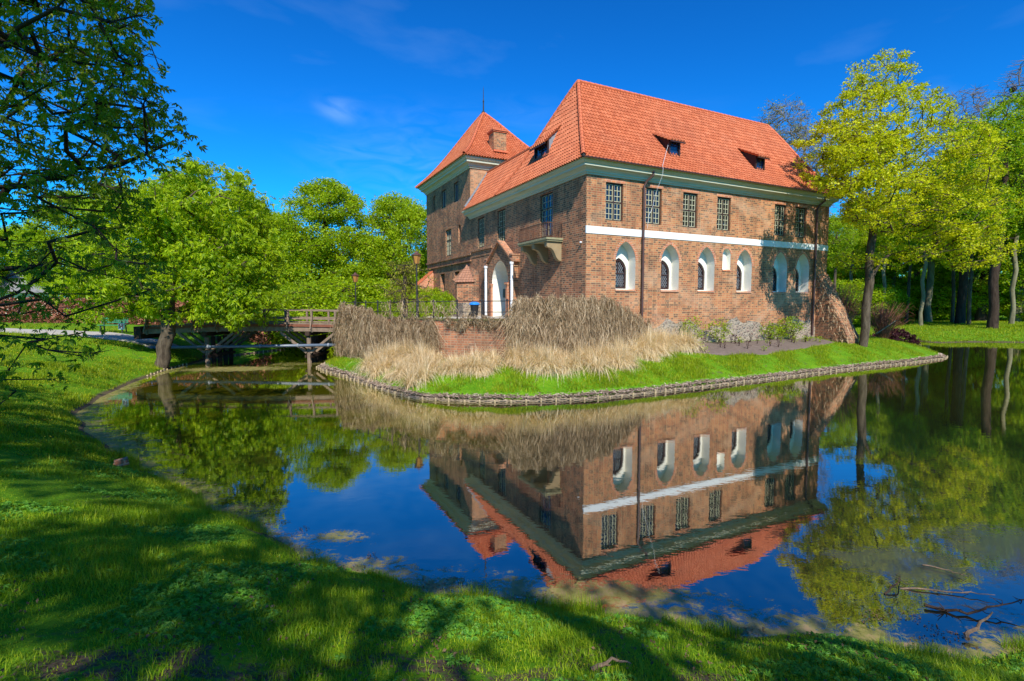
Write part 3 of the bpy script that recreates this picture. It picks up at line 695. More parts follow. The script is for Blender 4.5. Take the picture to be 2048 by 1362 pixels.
# eave soffits
m=MB(); m.add([(-.58,-.58,ZE-.03),(19.1,-.58,ZE-.03),(19.1,9.0,ZE-.03),(3.5,9.0,ZE-.03),(3.5,14.7,ZE-.03),(-.58,14.7,ZE-.03)],[(0,5,4,3,2,1)]); m.add([(-.7,14.2,TZ-.03),(7.5,14.2,TZ-.03),(7.5,26.3,TZ-.03),(-.7,26.3,TZ-.03)],[(0,3,2,1)]); m.build('soffit',M['cornice'],castle)
# flashing on tower
m=MB(); m.bar((-.45,WT-.06,10.45),(1.45,WT-.06,13.2),.12,.05,(0,1,0)); m.build('flashing',M['lead'],castle)
# chimney
m=MB(); m.box(2.15,3.2,15.35,16.3,14.5,16.35); ch=m.build('chimney',M['brick_long'],troof)
m=MB(); m.box(2.08,3.27,15.28,16.37,16.352,16.44); m.box(2.02,3.33,15.22,16.43,16.442,16.54); m.build('chimney_cap',M['ridge_tile'],ch)
m=MB(); m.box(2.1,3.3,15.2,15.345,14.86,15.0); m.build('apron',M['ridge_tile'],ch)
# dormers
def dormer(face,c,w,parent):
    """face 'long' (slope faces -y) or 'hip' (faces -x); c centre coordinate along eave"""
    m=MB();tl=MB();pn=MB();fr=MB()
    if face=='long': q0=.27; zb=flz(ZE,15.75,q0); d0=-.6+4.85*q0; e=EX; n=EY; sl=1.17
    else: q0=.31; zb=flz(ZE,15.8,q0); d0=-.6+2.9*q0; e=EY; n=EX; sl=1.95
    hgt=.80; dep=1.75 if face=='long' else 1.15; rs=.52 if face=='long' else .95
    org=n*d0
    def P(a,d,z): return org+e*a+n*d+EZ*z
    a0,a1=c-w/2,c+w/2
    for a in (a0,a1): m.add([P(a,0,zb-.25),P(a,dep,zb-.25+sl*dep),P(a,dep,zb+hgt+rs*dep),P(a,0,zb+hgt)],[(0,1,2,3)])
    m.add([P(a0,0,zb-.25),P(a1,0,zb-.25),P(a1,0,zb),P(a0,0,zb)],[(0,1,2,3)])
    do=m.build('dormer',M['frame'] if face=='long' else M['lead'],parent)
    for x in(a0,a1): fr.bar(P(x,-.02,zb-.05),P(x,-.02,zb+hgt),.09,.09)
    for z in(zb-.02,zb+hgt-.04): fr.bar(P(a0,-.02,z),P(a1,-.02,z),.09,.09)
    if w>1.2: fr.bar(P(c,-.02,zb),P(c,-.02,zb+hgt),.05,.05)
    fr.build('window_frame',M['frame'],do)
    pn.add([P(a0,.03,zb),P(a1,.03,zb),P(a1,.03,zb+hgt),P(a0,.03,zb+hgt)],[(0,1,2,3)]); pn.build('pane',M['glass_blue'],do)
    ex=.16; f=0.3; wd=.06
    T0=P(a0-ex,-f,zb+hgt-rs*f+.06);T1=P(a1+ex,-f,zb+hgt-rs*f+.06); T2=P(a1+ex-.1*0,dep+.3,zb+hgt+rs*(dep+.3)+.06);T3=P(a0-ex,dep+.3,zb+hgt+rs*(dep+.3)+.06)
    if face=='hip': T0,T1,T2,T3=T1,T0,T3,T2
    r=roof_faces([(T0,T1,T2,T3)],'dormer_roof',4,M['tile'],do,flare=0)
    m=MB(); m.bar((np.array(T0)-EZ*.07),(np.array(T1)-EZ*.07),.05,.06); m.build('eave_board',M['frame'],do); m=MB(); m.bar(P(a0-.1,-.06,zb-.1),P(a1+.1,-.06,zb-.1),.14,.05); m.build('sill_board',M['frame'],do)
dormer('long',6.15,.72,roof); dormer('long',12.95,.72,roof); dormer('hip',4.85,1.45,roof)
# downpipes
def downpipe(x,zt,zb):
    m=MB(); m.tube([(x+.35,-.42,zt+.28),(x+.32,-.40,zt+.05),(x+.1,-.2,zt-.22),(x,-.13,zt-.45),(x,-.13,zb)],.062,8); 
    for z in np.arange(zb+.8,zt-.6,1.5): m.tube([(x,-.13,z),(x,-.13,z+.06)],.08,8)
    m.box(x-.1,x+.1,-.0,-.09,6.5,6.56) if False else None
    o=m.build('downpipe',M['metal_brown'],castle,smooth=False)
downpipe(3.42,9.75,1.35); downpipe(17.35,9.75,1.35)
# gutter under the sunny eave
m=MB(); m.tube([(-.62,-.68,ZE-.02),(19.15,-.68,ZE-.02)],.035,6); m.build('gutter',M['metal_brown'],castle)
# ---- buttress at far end of the sunny side
m=MB()
def wedge(m,x0,x1,toe,zt,zb,ztoe): 
    v=[(x0,0,zb),(x1,0,zb),(x1,-toe,zb),(x0,-toe,zb),(x0,0,zt),(x1,0,zt),(x1,-toe,ztoe),(x0,-toe,ztoe)]
    m.add(v,[(3,2,6,7),(7,6,5,4),(0,3,7,4),(2,1,5,6)])
wedge(m,17.75,18.9,2.1,5.3,.6,1.35); m.build('buttress',M['brick_front'],castle)
# ---- string courses on the tower and gate wall
m=MB(); m.box(-.10,0,WT-.2,TE+.05,6.96,7.10); m.box(-.14,-.0,WT-.2,TE+.06,6.50,6.60); m.box(-.09,0,10.95,14.6,7.13,7.27); m.box(-.03,0,10.95,14.6,6.72,6.80)
m.build('string_course',M['brick_front'],castle)
# tower buttress and tiled pier
m=MB(); v=[(-1.45,23.7),( 0,23.7),(0,24.6),(-1.45,24.6)]; m.prism(v,[2.4]*4,[5.0,6.25,6.25,5.0]); m.build('tower_buttress',M['brick_red'],castle)
m=MB(); m.bar((-1.5,24.15,5.04),(0,24.15,6.33),1.0,.07,(0,0,1)); m.build('buttress_coping',M['ridge_tile'],castle)
m=MB(); m.prism([(0,13.3),(-.3,13.6),(-1.25,14.4),(-1.25,15.4),(0,15.4)],[2.5]*5,[5.6,5.0,4.95,5.15,6.3]); m.build('entry_pier',M['brick_front'],castle)
rf=roof_faces([((-1.42,14.35,4.93),(-.28,13.45,4.90),(.0,13.25,5.62),(.0,15.5,6.36))],'pier_roof',5,M['old_tile'],castle,flare=0,lift=.03,wave=.02)
m=MB(); m.box(-1.6,-.05,12.3,16.6,2.3,3.45); m.build('stone_footing',M['fieldstone'],castle)
# ---- portal
m=MB(); PG=[(7.15,2.4),(10.95,2.4),(10.95,6.0),(9.05,7.28),(7.15,6.0)]
# reorder outline ccw in (y,z)
m.panel((-.34,0,0),EY,EZ,EX,PG,[GATE]); 
for i in range(len(PG)):
    a=PG[i];b=PG[(i+1)%len(PG)]; m.add([(-.34,a[0],a[1]),(-.34,b[0],b[1]),(0,b[0],b[1]),(0,a[0],a[1])],[(0,1,2,3)])
portal=m.build('portal',M['brick_front'],castle)
m=MB(); 
for s in(-1,1):
    m.bar((-.28,9.05-s*2.1,5.93),(-.28,9.05-s*.02,7.34),.48,.10,(0,0,1))
    m.box(-.5,-.02,9.05+s*1.95-.16,9.05+s*1.95+.16,5.92,6.28); m.box(-.55,-.0,9.05+s*1.95-.2,9.05+s*1.95+.2,6.282,6.38)
m.build('gable_coping',M['brick_old'],portal)
m=MB(); m.reveal((-.34,0,0),EY,EZ,EX,GATE,2.9); m.panel((2.56,0,0),EY,EZ,EX,GATE); m.build('passage_wall',M['plaster'],portal)
m=MB(); m.box(2.42,2.5,8.3,9.7,2.65,4.9); m.build('door',M['wood_dark'],portal)
for s in(-1,1):
    y=9.05+s*1.22
    m=MB(); m.box(-.46,-.345,y-.13,y+.13,2.5,4.5); m.box(-.50,-.343,y-.17,y+.17,4.502,4.58); m.box(-.53,-.341,y-.20,y+.20,4.582,4.68); m.box(-.49,-.345,y-.16,y+.16,2.5,2.75) if False else None
    m.build('pilaster',M['brick_red'],portal)
    y=9.05+s*1.95
    m=MB(); m.tube([(-.46,y,2.6),(-.46,y,5.8)],.085,10); m.lathe([(.09,5.7),(.13,5.78),(.13,5.9)],(-.46,y,0),10)
    for z in(3.4,4.8): m.tube([(-.46,y,z),(-.46,y,z+.05)],.1,10)
    m.build('white_downpipe',M['white'],portal)
m=MB(); m.box(.45,.95,10.2,10.24,3.78,4.36); m.build('plaque',M['plaque'],portal)
# ---- balcony
BL0,BL1=2.12,5.25; P_=.95
m=MB(); m.box(-P_,-.0,BL0,BL1,6.58,6.66); m.box(-P_-.05,-.0,BL0-.05,BL1+.05,6.662,6.76); bal=m.build('balcony_slab',M['stone_slab'],castle)
for y in (2.35,3.72,5.0):
    m=MB(); pr=[(-.88,6.575),(-.88,6.32),(-.80,6.27),(-.64,6.24),(-.50,6.14),(-.40,5.96),(-.30,5.76),(-.16,5.62),(0,5.58),(0,6.575)]
    n=len(pr); m.add([(x,y-.13,z) for x,z in pr]+[(x,y+.13,z) for x,z in pr],[tuple(range(n)),tuple(range(n,2*n))[::-1]]+[(i,n+i,n+(i+1)%n,(i+1)%n) for i in range(n)])
    m.build('bracket',M['stone_pale'],bal)
m=MB()
pts=[(-.02,BL0+.05),(-P_+.04,BL0+.05),(-P_+.04,BL1-.05),(-.02,BL1-.05)]
for a,b in zip(pts[:-1],pts[1:]):
    for z in(6.82,7.52): m.bar((a[0],a[1],z),(b[0],b[1],z),.035,.03)
    L_=math.hypot(b[0]-a[0],b[1]-a[1]); k=int(L_/.085)
    for i in range(k+1):
        t=i/k; m.bar((a[0]+(b[0]-a[0])*t,a[1]+(b[1]-a[1])*t,6.76),(a[0]+(b[0]-a[0])*t,a[1]+(b[1]-a[1])*t,7.55+(.05 if i%8==0 else 0)),.016,.016)
m.build('balcony_railing',M['rust_iron'],bal)
# lamp on the corner wall, cable
m=MB(); m.lathe([(.0,-.03),(.06,-.02),(.07,.03),(.0,.07)],(-.07,.35,6.35),8); m.build('wall_spotlight',M['white'],castle)
m=MB(); m.tube([(5.75,.72,11.9),(4.15,-.62,10.3),(4.08,-.74,10.1),(4.07,-.72,9.8),(4.0,-.30,8.9),(3.98,-.1,8.2),(3.8,-.08,7.9),(3.72,-.06,7.2)],.008,5); m.build('white_cable',M['white'],castle)
# corner drip knob
m=MB(); m.lathe([(0,-.1),(.07,-.03),(.08,.04),(0,.12)],(-.6,-.6,ZE+.02),8); m.build('corner_knob',M['iron'],castle)
# ------------------------------------------------------------------ terrace, retaining wall
TERZ=2.60
RW=[np.array(p) for p in ((-9.25,28.1),(-6.75,25.6),(-3.45,22.4),(-.2,21.15),(2.1,21.8),(4.35,23.35))]
RWE=bl(3.75,-.35)[:2]
top_in=[tuple(p) for p in RW]+[tuple(bl(.9,-.4)[:2]),tuple(bl(0,0)[:2])]
terr=[tuple(p) for p in RW[:5]]+[(4.1,23.2),tuple(bl(.25,-.35)[:2]),tuple(bl(.25,.0)[:2]),tuple(bl(.2,26.)[:2]),(-9.6,54),(-9.9,40),(-9.9,30.6)]
m=MB(); m.prism(terr,[.0]*len(terr),[TERZ]*5+[2.55]*3+[2.6,2.3,2.2,2.1]); 
tm=NM('terrace_path'); p=tm.pos(); a=tm.noise(.8,6,.65,p); c=tm.ramp(a,[(.35,(.40,.36,.30)),(.62,(.50,.46,.39)),(.72,(.14,.20,.03))]); tm.bsdf(c,.95,.1,tm.noise(25,3,.6,p),.3,.01)
m.build('terrace_ground',tm.m,kind='structure')
def wall_run(pts,z0,z1,th,mat,name,parent):
    m=MB(); u=0
    for i in range(len(pts)-1):
        a=np.array([*pts[i],0]);b=np.array([*pts[i+1],0]);d=b-a;l=np.linalg.norm(d);d/=l;n=np.array([-d[1],d[0],0]) # inward (left)
        P=[a-n*.02+EZ*z0[i],b-n*.02+EZ*z0[i+1],b-n*.02+EZ*z1[i+1],a-n*.02+EZ*z1[i]]
        m.add(P,[(0,1,2,3)],[[(u,z0[i]),(u+l,z0[i+1]),(u+l,z1[i+1]),(u,z1[i])]])
        Q=[P[3],P[2],P[2]+n*th,P[3]+n*th]; m.add(Q,[(0,1,2,3)])
        R_=[a+n*(th-.02)+EZ*z0[i],b+n*(th-.02)+EZ*z0[i+1],b+n*(th-.02)+EZ*z1[i+1],a+n*(th-.02)+EZ*z1[i]]; m.add(R_,[(0,3,2,1)])
        u+=l
    return m.build(name,mat,parent)
rw=empty('retaining_wall',tuple(RW[3])+(0,),label='weathered red brick retaining wall holding up the terrace in front of the gate',cat='retaining wall')
off=-Vector(rw.location)
pts=[tuple(p-RW[3]) for p in RW]+[tuple(RWE-RW[3])]
wall_run(pts,[.3,.3,.5,.6,.6,.7,.9],[2.66,2.66,2.66,2.66,2.9,2.75,2.0],.4,M['brick_old'],'wall',rw)
# mossy ragged capping stones
m=MB()
for i in range(len(pts)-1):
    a=np.array(pts[i]);b=np.array(pts[i+1]);l=np.linalg.norm(b-a);d=(b-a)/l;n=np.array([-d[1],d[0]]);k=int(l/.16)
    zt0=[2.66,2.66,2.66,2.66,2.9,2.75,2.0]
    for j in range(k):
        t=(j+.5)/k; c=a+(b-a)*t+n*.12; z=zt0[i]+(zt0[i+1]-zt0[i])*t+.02
        m.obox((c[0],c[1],z+rng.uniform(-.01,.03)),(d[0],d[1],0),(n[0],n[1],0),(0,0,1),.07,.16+rng.uniform(0,.04),.035)
m.build('coping',simple('mossy_coping',(.17,.15,.06),.95,.5,3,.05,bump=.6),rw)
# ---- iron railing
def railing(pts,h,name,label,step=1.12,mids=(.45,),sz=.035,ends=True):
    r=empty(name,pts[0],label=label,cat='railing'); o=Vector(pts[0]); rm=MB(); P=[Vector(p)-o for p in pts]
    for a,b in zip(P[:-1],P[1:]):
        L_=(b-a).length; k=max(1,int(round(L_/step)))
        for i in range(k+(1 if b is P[-1] else 0)):
            q=a.lerp(b,i/k); pm=MB(); pm.tube([q,q+Vector((0,0,h+.03))],.034,6); pm.lathe([(.05,0),(.05,.05),(.0,.09)],(q.x,q.y,q.z+h+.01),6); pm.lathe([(.055,0),(.055,.12)],(q.x,q.y,q.z),6); pm.build('post',M['iron'],r)
        m=MB(); m.bar(a+Vector((0,0,h)),b+Vector((0,0,h)),.045,.035)
        for z in mids: m.bar(a+Vector((0,0,h*z)),b+Vector((0,0,h*z)),.028,.028)
        m.build('rail',M['iron'],r)
    return r
inn=[np.array([p[0],p[1]+.22]) for p in RW]
railing([(*inn[0],2.6),(*inn[1],2.6),(*inn[2],2.62),(*inn[3],2.64),(*inn[4],2.66),(4.2,23.5,2.66)],.84,'terrace_railing','black iron railing along the terrace edge above the brick retaining wall')
# stair down beside the sunny wall
e0=Vector((4.2,23.5,2.66)); e1=Vector((*bl(3.6,-.45)[:2],1.55))
sr=empty('stair_railing',e0,label='rusty iron railing sloping down beside the corner of the castle',cat='railing')
m=MB(); d=e1-e0; m.bar((0,0,.84),d+Vector((0,0,.72)),.04,.03); m.bar((0,0,.12),d+Vector((0,0,.1)),.03,.03); m.build('rail',M['rust_iron'],sr)
for i in range(1,23):
    m=MB(); q=d*(i/23); m.bar(q+Vector((0,0,.05)),q+Vector((0,0,.80)),.018); m.build('baluster',M['rust_iron'],sr)
st=empty('stairs',(0,0,0),label='narrow stone steps running down behind the stair railing',cat='stairs')
m=MB()
for i in range(8):
    s0=.3+i*.42; z=2.55-i*.15; a=bl(s0,-1.0)[:2];b=bl(s0+.42,-1.0)[:2];c_=bl(s0+.42,-.02)[:2];d_=bl(s0,-.02)[:2]; m.prism([a,b,c_,d_],0.9,z)
m.build('steps',M['fieldstone'],st)
# ---- stakes and wattle edging along the water
def along(poly,step,start=0.):
    out=[];carry=start
    for a,b in zip(poly[:-1],poly[1:]):
        a=np.array(a);b=np.array(b);l=np.linalg.norm(b-a);t=carry
        while t<l: out.append((a+(b-a)*t/l,math.atan2(b[1]-a[1],b[0]-a[0]))); t+=step
        carry=t-l
    return out
m=MB(); m.lathe([(.043,-.5),(.038,.07),(.034,.10),(.012,.12),(0,.12)],(0,0,0),7); stk=m.build('stake',M['stake'])
first=True
def stake(p,lab,grp):
    global first
    o=stk if first else stk.copy()
    if not first: COL.objects.link(o)
    first=False; o.location=(p[0],p[1],rng.uniform(-.05,.03)); o.rotation_euler=(rng.normal(0,.05),rng.normal(0,.05),rng.uniform(0,6)); s=rng.uniform(.85,1.15); o.scale=(s,s,rng.uniform(.85,1.1)); tag(o,lab,'stake',grp)
isl_front=[tuple(p) for p in ISL[0:17]]
for p,a in along(isl_front,.52): 
    n=np.array([math.sin(a),-math.cos(a)]); stake(p+n*.17,'short wooden stake holding the woven edging of the castle island','stakes around the castle island')
lb=[(-18.6,31.2),(-18.0,28.6),(-17.6,25.9)]
for p,a in along([(-16.9,23.5),(-17.6,25.9),(-18.0,28.4)],.42): stake(p+np.array([.06,0]),'short wooden stake along the left bank below the leaning tree','stakes along the left bank')
for p,a in along([(-18.3,32.4),(-17.6,35),(-16.2,40)],.42): stake(p+np.array([.06,0]),'short pale stake lining the far bank seen under the bridge','stakes lining the far bank')
m=MB()
for lay in range(3):
    z=.0+lay*.028
    pr=[]
    for k,(p,a) in enumerate(along(isl_front,.26)):
        n=np.array([math.sin(a),-math.cos(a)]); w=.12+.035*(1 if (k//1+lay)%2 else -1); q=p+n*w; pr.append((q[0],q[1],z+rng.uniform(-.012,.012)))
    m.tube(pr,.014,5)
wt=m.build('wattle_edging',M['wattle'],None,label='woven twig edging running along the waterline of the castle island',cat='edging')
# bark and twig litter strip on the bank top
def chips(path,width,n,seed,name,mat,label,inward=1):
    r=np.random.default_rng(seed); P=along(path,.03); V=[];F=[]
    idx=r.integers(0,len(P),n); base=np.array([P[i][0] for i in idx]); ang=np.array([P[i][1] for i in idx])
    nin=np.stack([-np.sin(ang),np.cos(ang)],1)*inward; d=np.abs(r.normal(0,.5,n))*width
    c=base+nin*(d-.02)[:,None]; z=height(c[:,0],c[:,1]); z=np.maximum(z,.05)+r.uniform(.0,.03,n)
    L_=r.uniform(.03,.09,n);w=r.uniform(.008,.02,n);th=r.uniform(0,6.28,n);tl=r.normal(0,.2,n)
    dx=np.stack([np.cos(th)*np.cos(tl),np.sin(th)*np.cos(tl),np.sin(tl)],1);dy=np.stack([-np.sin(th),np.cos(th),r.normal(0,.3,n)],1)
    C=np.stack([c[:,0],c[:,1],z],1)
    Vs=np.stack([C-dx*L_[:,None]/1-dy*w[:,None],C+dx*L_[:,None]-dy*w[:,None],C+dx*L_[:,None]+dy*w[:,None],C-dx*L_[:,None]+dy*w[:,None]],1).reshape(-1,3)
    Fq=np.arange(4*n).reshape(-1,4)
    link(name,mesh_np(name,Vs,Fq,mat),kind='stuff',label=label,cat='litter')
chip_m=leaf('bark_litter',(.22,.15,.10),(.42,.31,.22),(.60,.48,.37),.0,2.)
chips(isl_front,.20,16000,4,'bark_litter',chip_m,'pale bark and twig litter strip behind the woven edging')
# planting bed of bare soil at the foot of the sunny wall
bed=[]
for s,t in((4.5,-.1),(4.2,-2.2),(6,-3.1),(9,-3.2),(12,-2.7),(15.5,-2.0),(17.6,-1.5),(17.7,-.1)): bed.append(bl(s,t)[:2])
def draped(poly,step,mat,name,lift=.012,**k):
    P=np.array(poly); x=np.arange(P[:,0].min(),P[:,0].max()+step,step);y=np.arange(P[:,1].min(),P[:,1].max()+step,step);X_,Y_=np.meshgrid(x,y); q=np.stack([X_.ravel(),Y_.ravel()],1); s=sdf(q,P); 
    z=height(q[:,0],q[:,1])+np.clip(s*.15,-.03,lift+.02); nxx=len(x); I=(np.arange(len(y)-1)[:,None]*nxx+np.arange(nxx-1)[None,:]).ravel(); F=np.stack([I,I+1,I+1+nxx,I+nxx],1); keep=(s[F]>-step*1.3).any(1); F=F[keep]
    return link(name,mesh_np(name,np.column_stack([q,z]),F,mat,True),**k)
draped(bed,.12,M['soil'],'flower_bed_soil',kind='structure')
# footpath on the left bank leading to the bridge
pth=[(-60,20),(-40,23.2),(-27,26.2),(-22.0,28.5),(-20.2,28.6),(-20.2,31.3),(-24,31.2),(-34,29),(-60,26.5)]
draped(pth,.3,M['path'],'footpath',.03,kind='structure')
# ---- timber bridge
BY0,BY1=28.75,31.35; BX0,BX1=-20.6,-9.1
def bz(x): return 1.98+.12*math.sin(math.pi*np.clip((x-BX0)/(BX1-BX0),0,1))+.10*(x-BX0)/(BX1-BX0)
br=empty('footbridge',(BX0,BY0,0),label='old timber footbridge on piles crossing the moat to the castle terrace',cat='bridge'); bo=np.array([BX0,BY0,0])
def T(x,y,z): return np.array([x,y,z],float)-bo
m=MB(); xs=np.arange(BX0,BX1,.20)
for x in xs: m.obox(T(x+.1,(BY0+BY1)/2,bz(x)-.03+rng.uniform(-.004,.004)),EX,EY,EZ,.094,(BY1-BY0)/2+.08+rng.uniform(-.03,.03),.03)
m.build('deck_planks',M['wood'],br)
for y in (BY0+.02,BY0+.85,BY1-.85,BY1-.02):
    m=MB(); pp=[T(x,y,bz(x)-.19) for x in np.linspace(BX0-.6,BX1+.4,9)]
    for a,b in zip(pp[:-1],pp[1:]): m.bar(a,b,.16,.24)
    m.build('beam',M['wood_dark'] if y>BY0+.1 else M['wood'],br)  # front beam in the paler timber, beams behind it darker
m=MB(); pp=[T(x,BY0-.09,bz(x)+.02) for x in np.linspace(BX0,BX1,9)]
for a,b in zip(pp[:-1],pp[1:]): m.bar(a,b,.05,.14)
m.build('edge_board',M['wood_red'],br)
for y,nm in((BY0+.03,'front'),(BY1-.03,'back')):
    for z in(.40,.86,.13): 
        m=MB(); pp=[T(x,y,bz(x)+z) for x in np.linspace(BX0,BX1,9)]
        for a,b in zip(pp[:-1],pp[1:]): m.bar(a,b,.05 if z<.8 else .12,.08 if z<.8 else .06)
        m.build('handrail' if z>.8 else 'rail',M['wood'],br)
    for i,x in enumerate(np.arange(BX0+.15,BX1,1.32)):
        m=MB(); m.bar(T(x,y-.07*(1 if y<30 else -1),bz(x)-.35),T(x,y-.07*(1 if y<30 else -1),bz(x)+.84),.12,.10); m.bar(T(x,y-.35*(1 if y<30 else -1),bz(x)-.18),T(x,y-.09*(1 if y<30 else -1),bz(x)+.5),.06,.06); m.build('railing_post',M['wood'],br)
for px_ in (-17.2,-11.45):
    for y in np.linspace(BY0+.1,BY1-.1,5):
        m=MB(); z1=bz(px_)-.62; m.tube([T(px_,y,-1.2),T(px_+rng.normal(0,.01),y,z1)],[.13,.12],8); m.build('pile',M['wood_dark'] if y>BY0+.2 else M['wood'],br)  # front pile of each row paler, the rear piles darker
    m=MB(); m.bar(T(px_,BY0-.15,bz(px_)-.42),T(px_,BY1+.15,bz(px_)-.42),.24,.24); m.build('cap_beam',M['wood_dark'],br)
    for dx in(-.14,.14):
        m=MB(); m.bar(T(px_+dx,BY0-.1,.42),T(px_+dx,BY1+.1,.42),.07,.16); m.build('waler',M['wood_dark'],br)
    for y in (BY0+.02,BY0+.85,BY1-.85,BY1-.02):
        for s in(-1,1):
            m=MB(); m.bar(T(px_+s*.1,y,.62),T(px_+s*1.55,y,bz(px_)-.36),.13,.13); m.build('brace',M['wood'],br)
m=MB(); m.bar(T(-20.9,BY0-.2,1.75),T(-20.9,BY1+.2,1.75),.4,.7); m.build('abutment',M['wood_dark'],br)
m=MB(); m.tube([(-20.8,28.42,.93),(-15,28.42,1.0),(-9.0,28.42,1.10)],.085,10)
pipe=m.build('water_pipe',M['pipe'],None,smooth=True,label='grey blue pipe slung under the front edge of the footbridge',cat='pipe')
for x in (-19,-16.9,-14,-11.9,-10.2):
    m=MB(); m.tube([(x-.04,28.42,.93+.0144*(x+20.8)),(x+.04,28.42,.93+.0144*(x+20.8))],.11,10); m.build('pipe_collar',M['lead'],pipe)
# ---- lamps
def lamp(p,h,label,sc=1.):
    r=empty('street_lamp',p,label=label,cat='street lamp',group='lantern posts on the terrace')
    m=MB(); m.lathe([(.11,0),(.11,.1),(.07,.16),(.06,.7),(.075,.74),(.045,.8),(.038,h-.62*sc),(.06,h-.60*sc)],(0,0,0),12); m.build('post',M['iron'],r)
    m=MB(); b=h-.58*sc
    def hexring(z,rr): return [(rr*math.cos(k*math.pi/3),rr*math.sin(k*math.pi/3),z) for k in range(6)]
    v=hexring(b+.02,.11*sc)+hexring(b+.40*sc,.21*sc); m.add(v,[(k,(k+1)%6,6+(k+1)%6,6+k) for k in range(6)]+[(5,4,3,2,1,0)]); la=m.build('lantern',M['amber'],r)
    m=MB()
    for k in range(6): m.bar(v[k],v[6+k],.018); m.bar(v[6+k],v[6+(k+1)%6],.022); m.bar(v[k],v[(k+1)%6],.018)
    m.build('lantern_frame',M['copper'],la)
    m=MB(); m.lathe([(.25*sc,b+.395*sc),(.25*sc,b+.415*sc),(.10*sc,b+.50*sc),(.07*sc,b+.55*sc),(.03*sc,b+.58*sc),(0,b+.62*sc)],(0,0,0),6); m.build('lantern_cap',M['copper'],r)
    return r
lamp((*atd(834,600,29.5)[:2],2.55),3.80,'tall lantern on a dark post beside the left end of the tower',1.25)
lamp((*atd(712,620,37)[:2],2.15),3.45,'shorter lantern on a thin post standing further back by the bridge end',1.2)
# ---- litter bin
bp=bl(-1.15,11.35,2.6); bn=empty('litter_bin',bp,label='black litter bin with a bright blue lid by the gate',cat='litter bin')
m=MB(); m.lathe([(.0,.0),(.22,.0),(.29,.68),(.30,.68),(.30,.71)],(0,0,0),14); m.build('bin_body',M['black'],bn)
m=MB(); m.lathe([(.35,.70),(.36,.76),(.30,.85),(.14,.90),(0,.91)],(0,0,0),14); m.build('lid',M['blue'],bn)
# ---- white sign and green bench at left end of the bridge
sp=atd(243,655,28.3); sg=empty('warning_sign',(sp[0],sp[1],1.9),label='small white square sign with red marks at the left end of the bridge',cat='sign')
m=MB(); m.box(-.03,.03,.02,.06,0,.50); m.build('post',M['iron'],sg)
m=MB(); m.box(-.17,.17,-.01,.015,.05,.40); bdp=m.build('board',M['white'],sg)
m=MB()
for x in(-.105,.055): m.box(x,x+.05,-.016,-.011,.11,.33)
m.box(-.055,.055,-.0165,-.0115,.20,.25); m.box(-.11,.105,-.0167,-.0117,.335,.36); m.build('red_marks',M['red'],bdp)
bp=atd(222,660,31); bz0=H1(bp[0],bp[1]); bnch=empty('park_bench',(bp[0],bp[1],bz0),.15,label='green park bench by the path on the left bank',cat='bench')
for k,y in enumerate((0,.11,.22,.33)):
    m=MB(); m.box(-.75,.75,y,y+.09,.44,.47); m.build('seat_slat',M['green_paint'],bnch)
for z in(.58,.70,.82):
    m=MB(); m.box(-.75,.75,.42,.45,z,z+.09); m.build('backrest_slat',M['green_paint'],bnch)
for x in(-.6,.6):
    m=MB(); m.bar((x,.02,0),(x,.06,.44),.05); m.bar((x,.46,0),(x,.40,.44),.05); m.bar((x,.40,.44),(x,.47,.92),.05); m.bar((x,.0,.415),(x,.42,.415),.045); m.build('leg',M['iron'],bnch)
# ---- low house behind the left trees
hp=atd(40,640,62); hg=H1(hp[0],hp[1]); hs_=empty('low_house',(hp[0]-2,hp[1],hg-.1),.12,label='long low cream house with small blue windows behind the left trees',cat='house')
m=MB(); hol=[rect(-7.6+i*2.6,-6.5+i*2.6,1.6,2.5) for i in range(7)]
m.panel((0,0,0),EX,EZ,EY,rect(-9,11,0,3.1),hol,.2); m.panel((-9,0,0),EY,EZ,EX,[(0,0),(8,0),(8,3.1),(4,5.6),(0,3.1)]); m.panel((11,0,0),EY,EZ,-EX,[(0,0),(8,0),(8,3.1),(4,5.6),(0,3.1)]); m.panel((0,8,0),EX,EZ,-EY,rect(-9,11,0,3.1)); m.build('wall',M['cream'],hs_)
for h in hol:
    x0,x1=h[0][0],h[1][0]; m=MB(); m.bar((x0,.15,1.64),(x1,.15,1.64),.08);m.bar((x0,.15,2.46),(x1,.15,2.46),.08)
    for x in(x0+.04,(x0+x1)/2,x1-.04): m.bar((x,.15,1.68),(x,.15,2.42),.07)
    w=m.build('window_frame',M['white'],hs_); m=MB(); m.panel((0,.19,0),EX,EZ,EY,h); m.build('pane',M['glass_blue'],w)
m=MB(); m.add([(-9.5,-.6,2.75),(11.5,-.6,2.75),(11.5,4,5.75),(-9.5,4,5.75),(11.5,8.6,2.75),(-9.5,8.6,2.75)],[(0,1,2,3),(3,2,4,5)]); m.add([(-9.5,-.6,2.87),(11.5,-.6,2.87),(11.5,4,5.87),(-9.5,4,5.87),(11.5,8.6,2.87),(-9.5,8.6,2.87),(-9.5,-.6,2.76),(11.5,-.6,2.76)],[(0,1,2,3),(3,2,4,5),(6,7,1,0)]); rf_=m.build('roof',M['slate'],hs_)
m=MB(); m.box(0,.7,3.6,4.3,5.3,6.6); m.build('chimney',M['brick_red'],rf_)
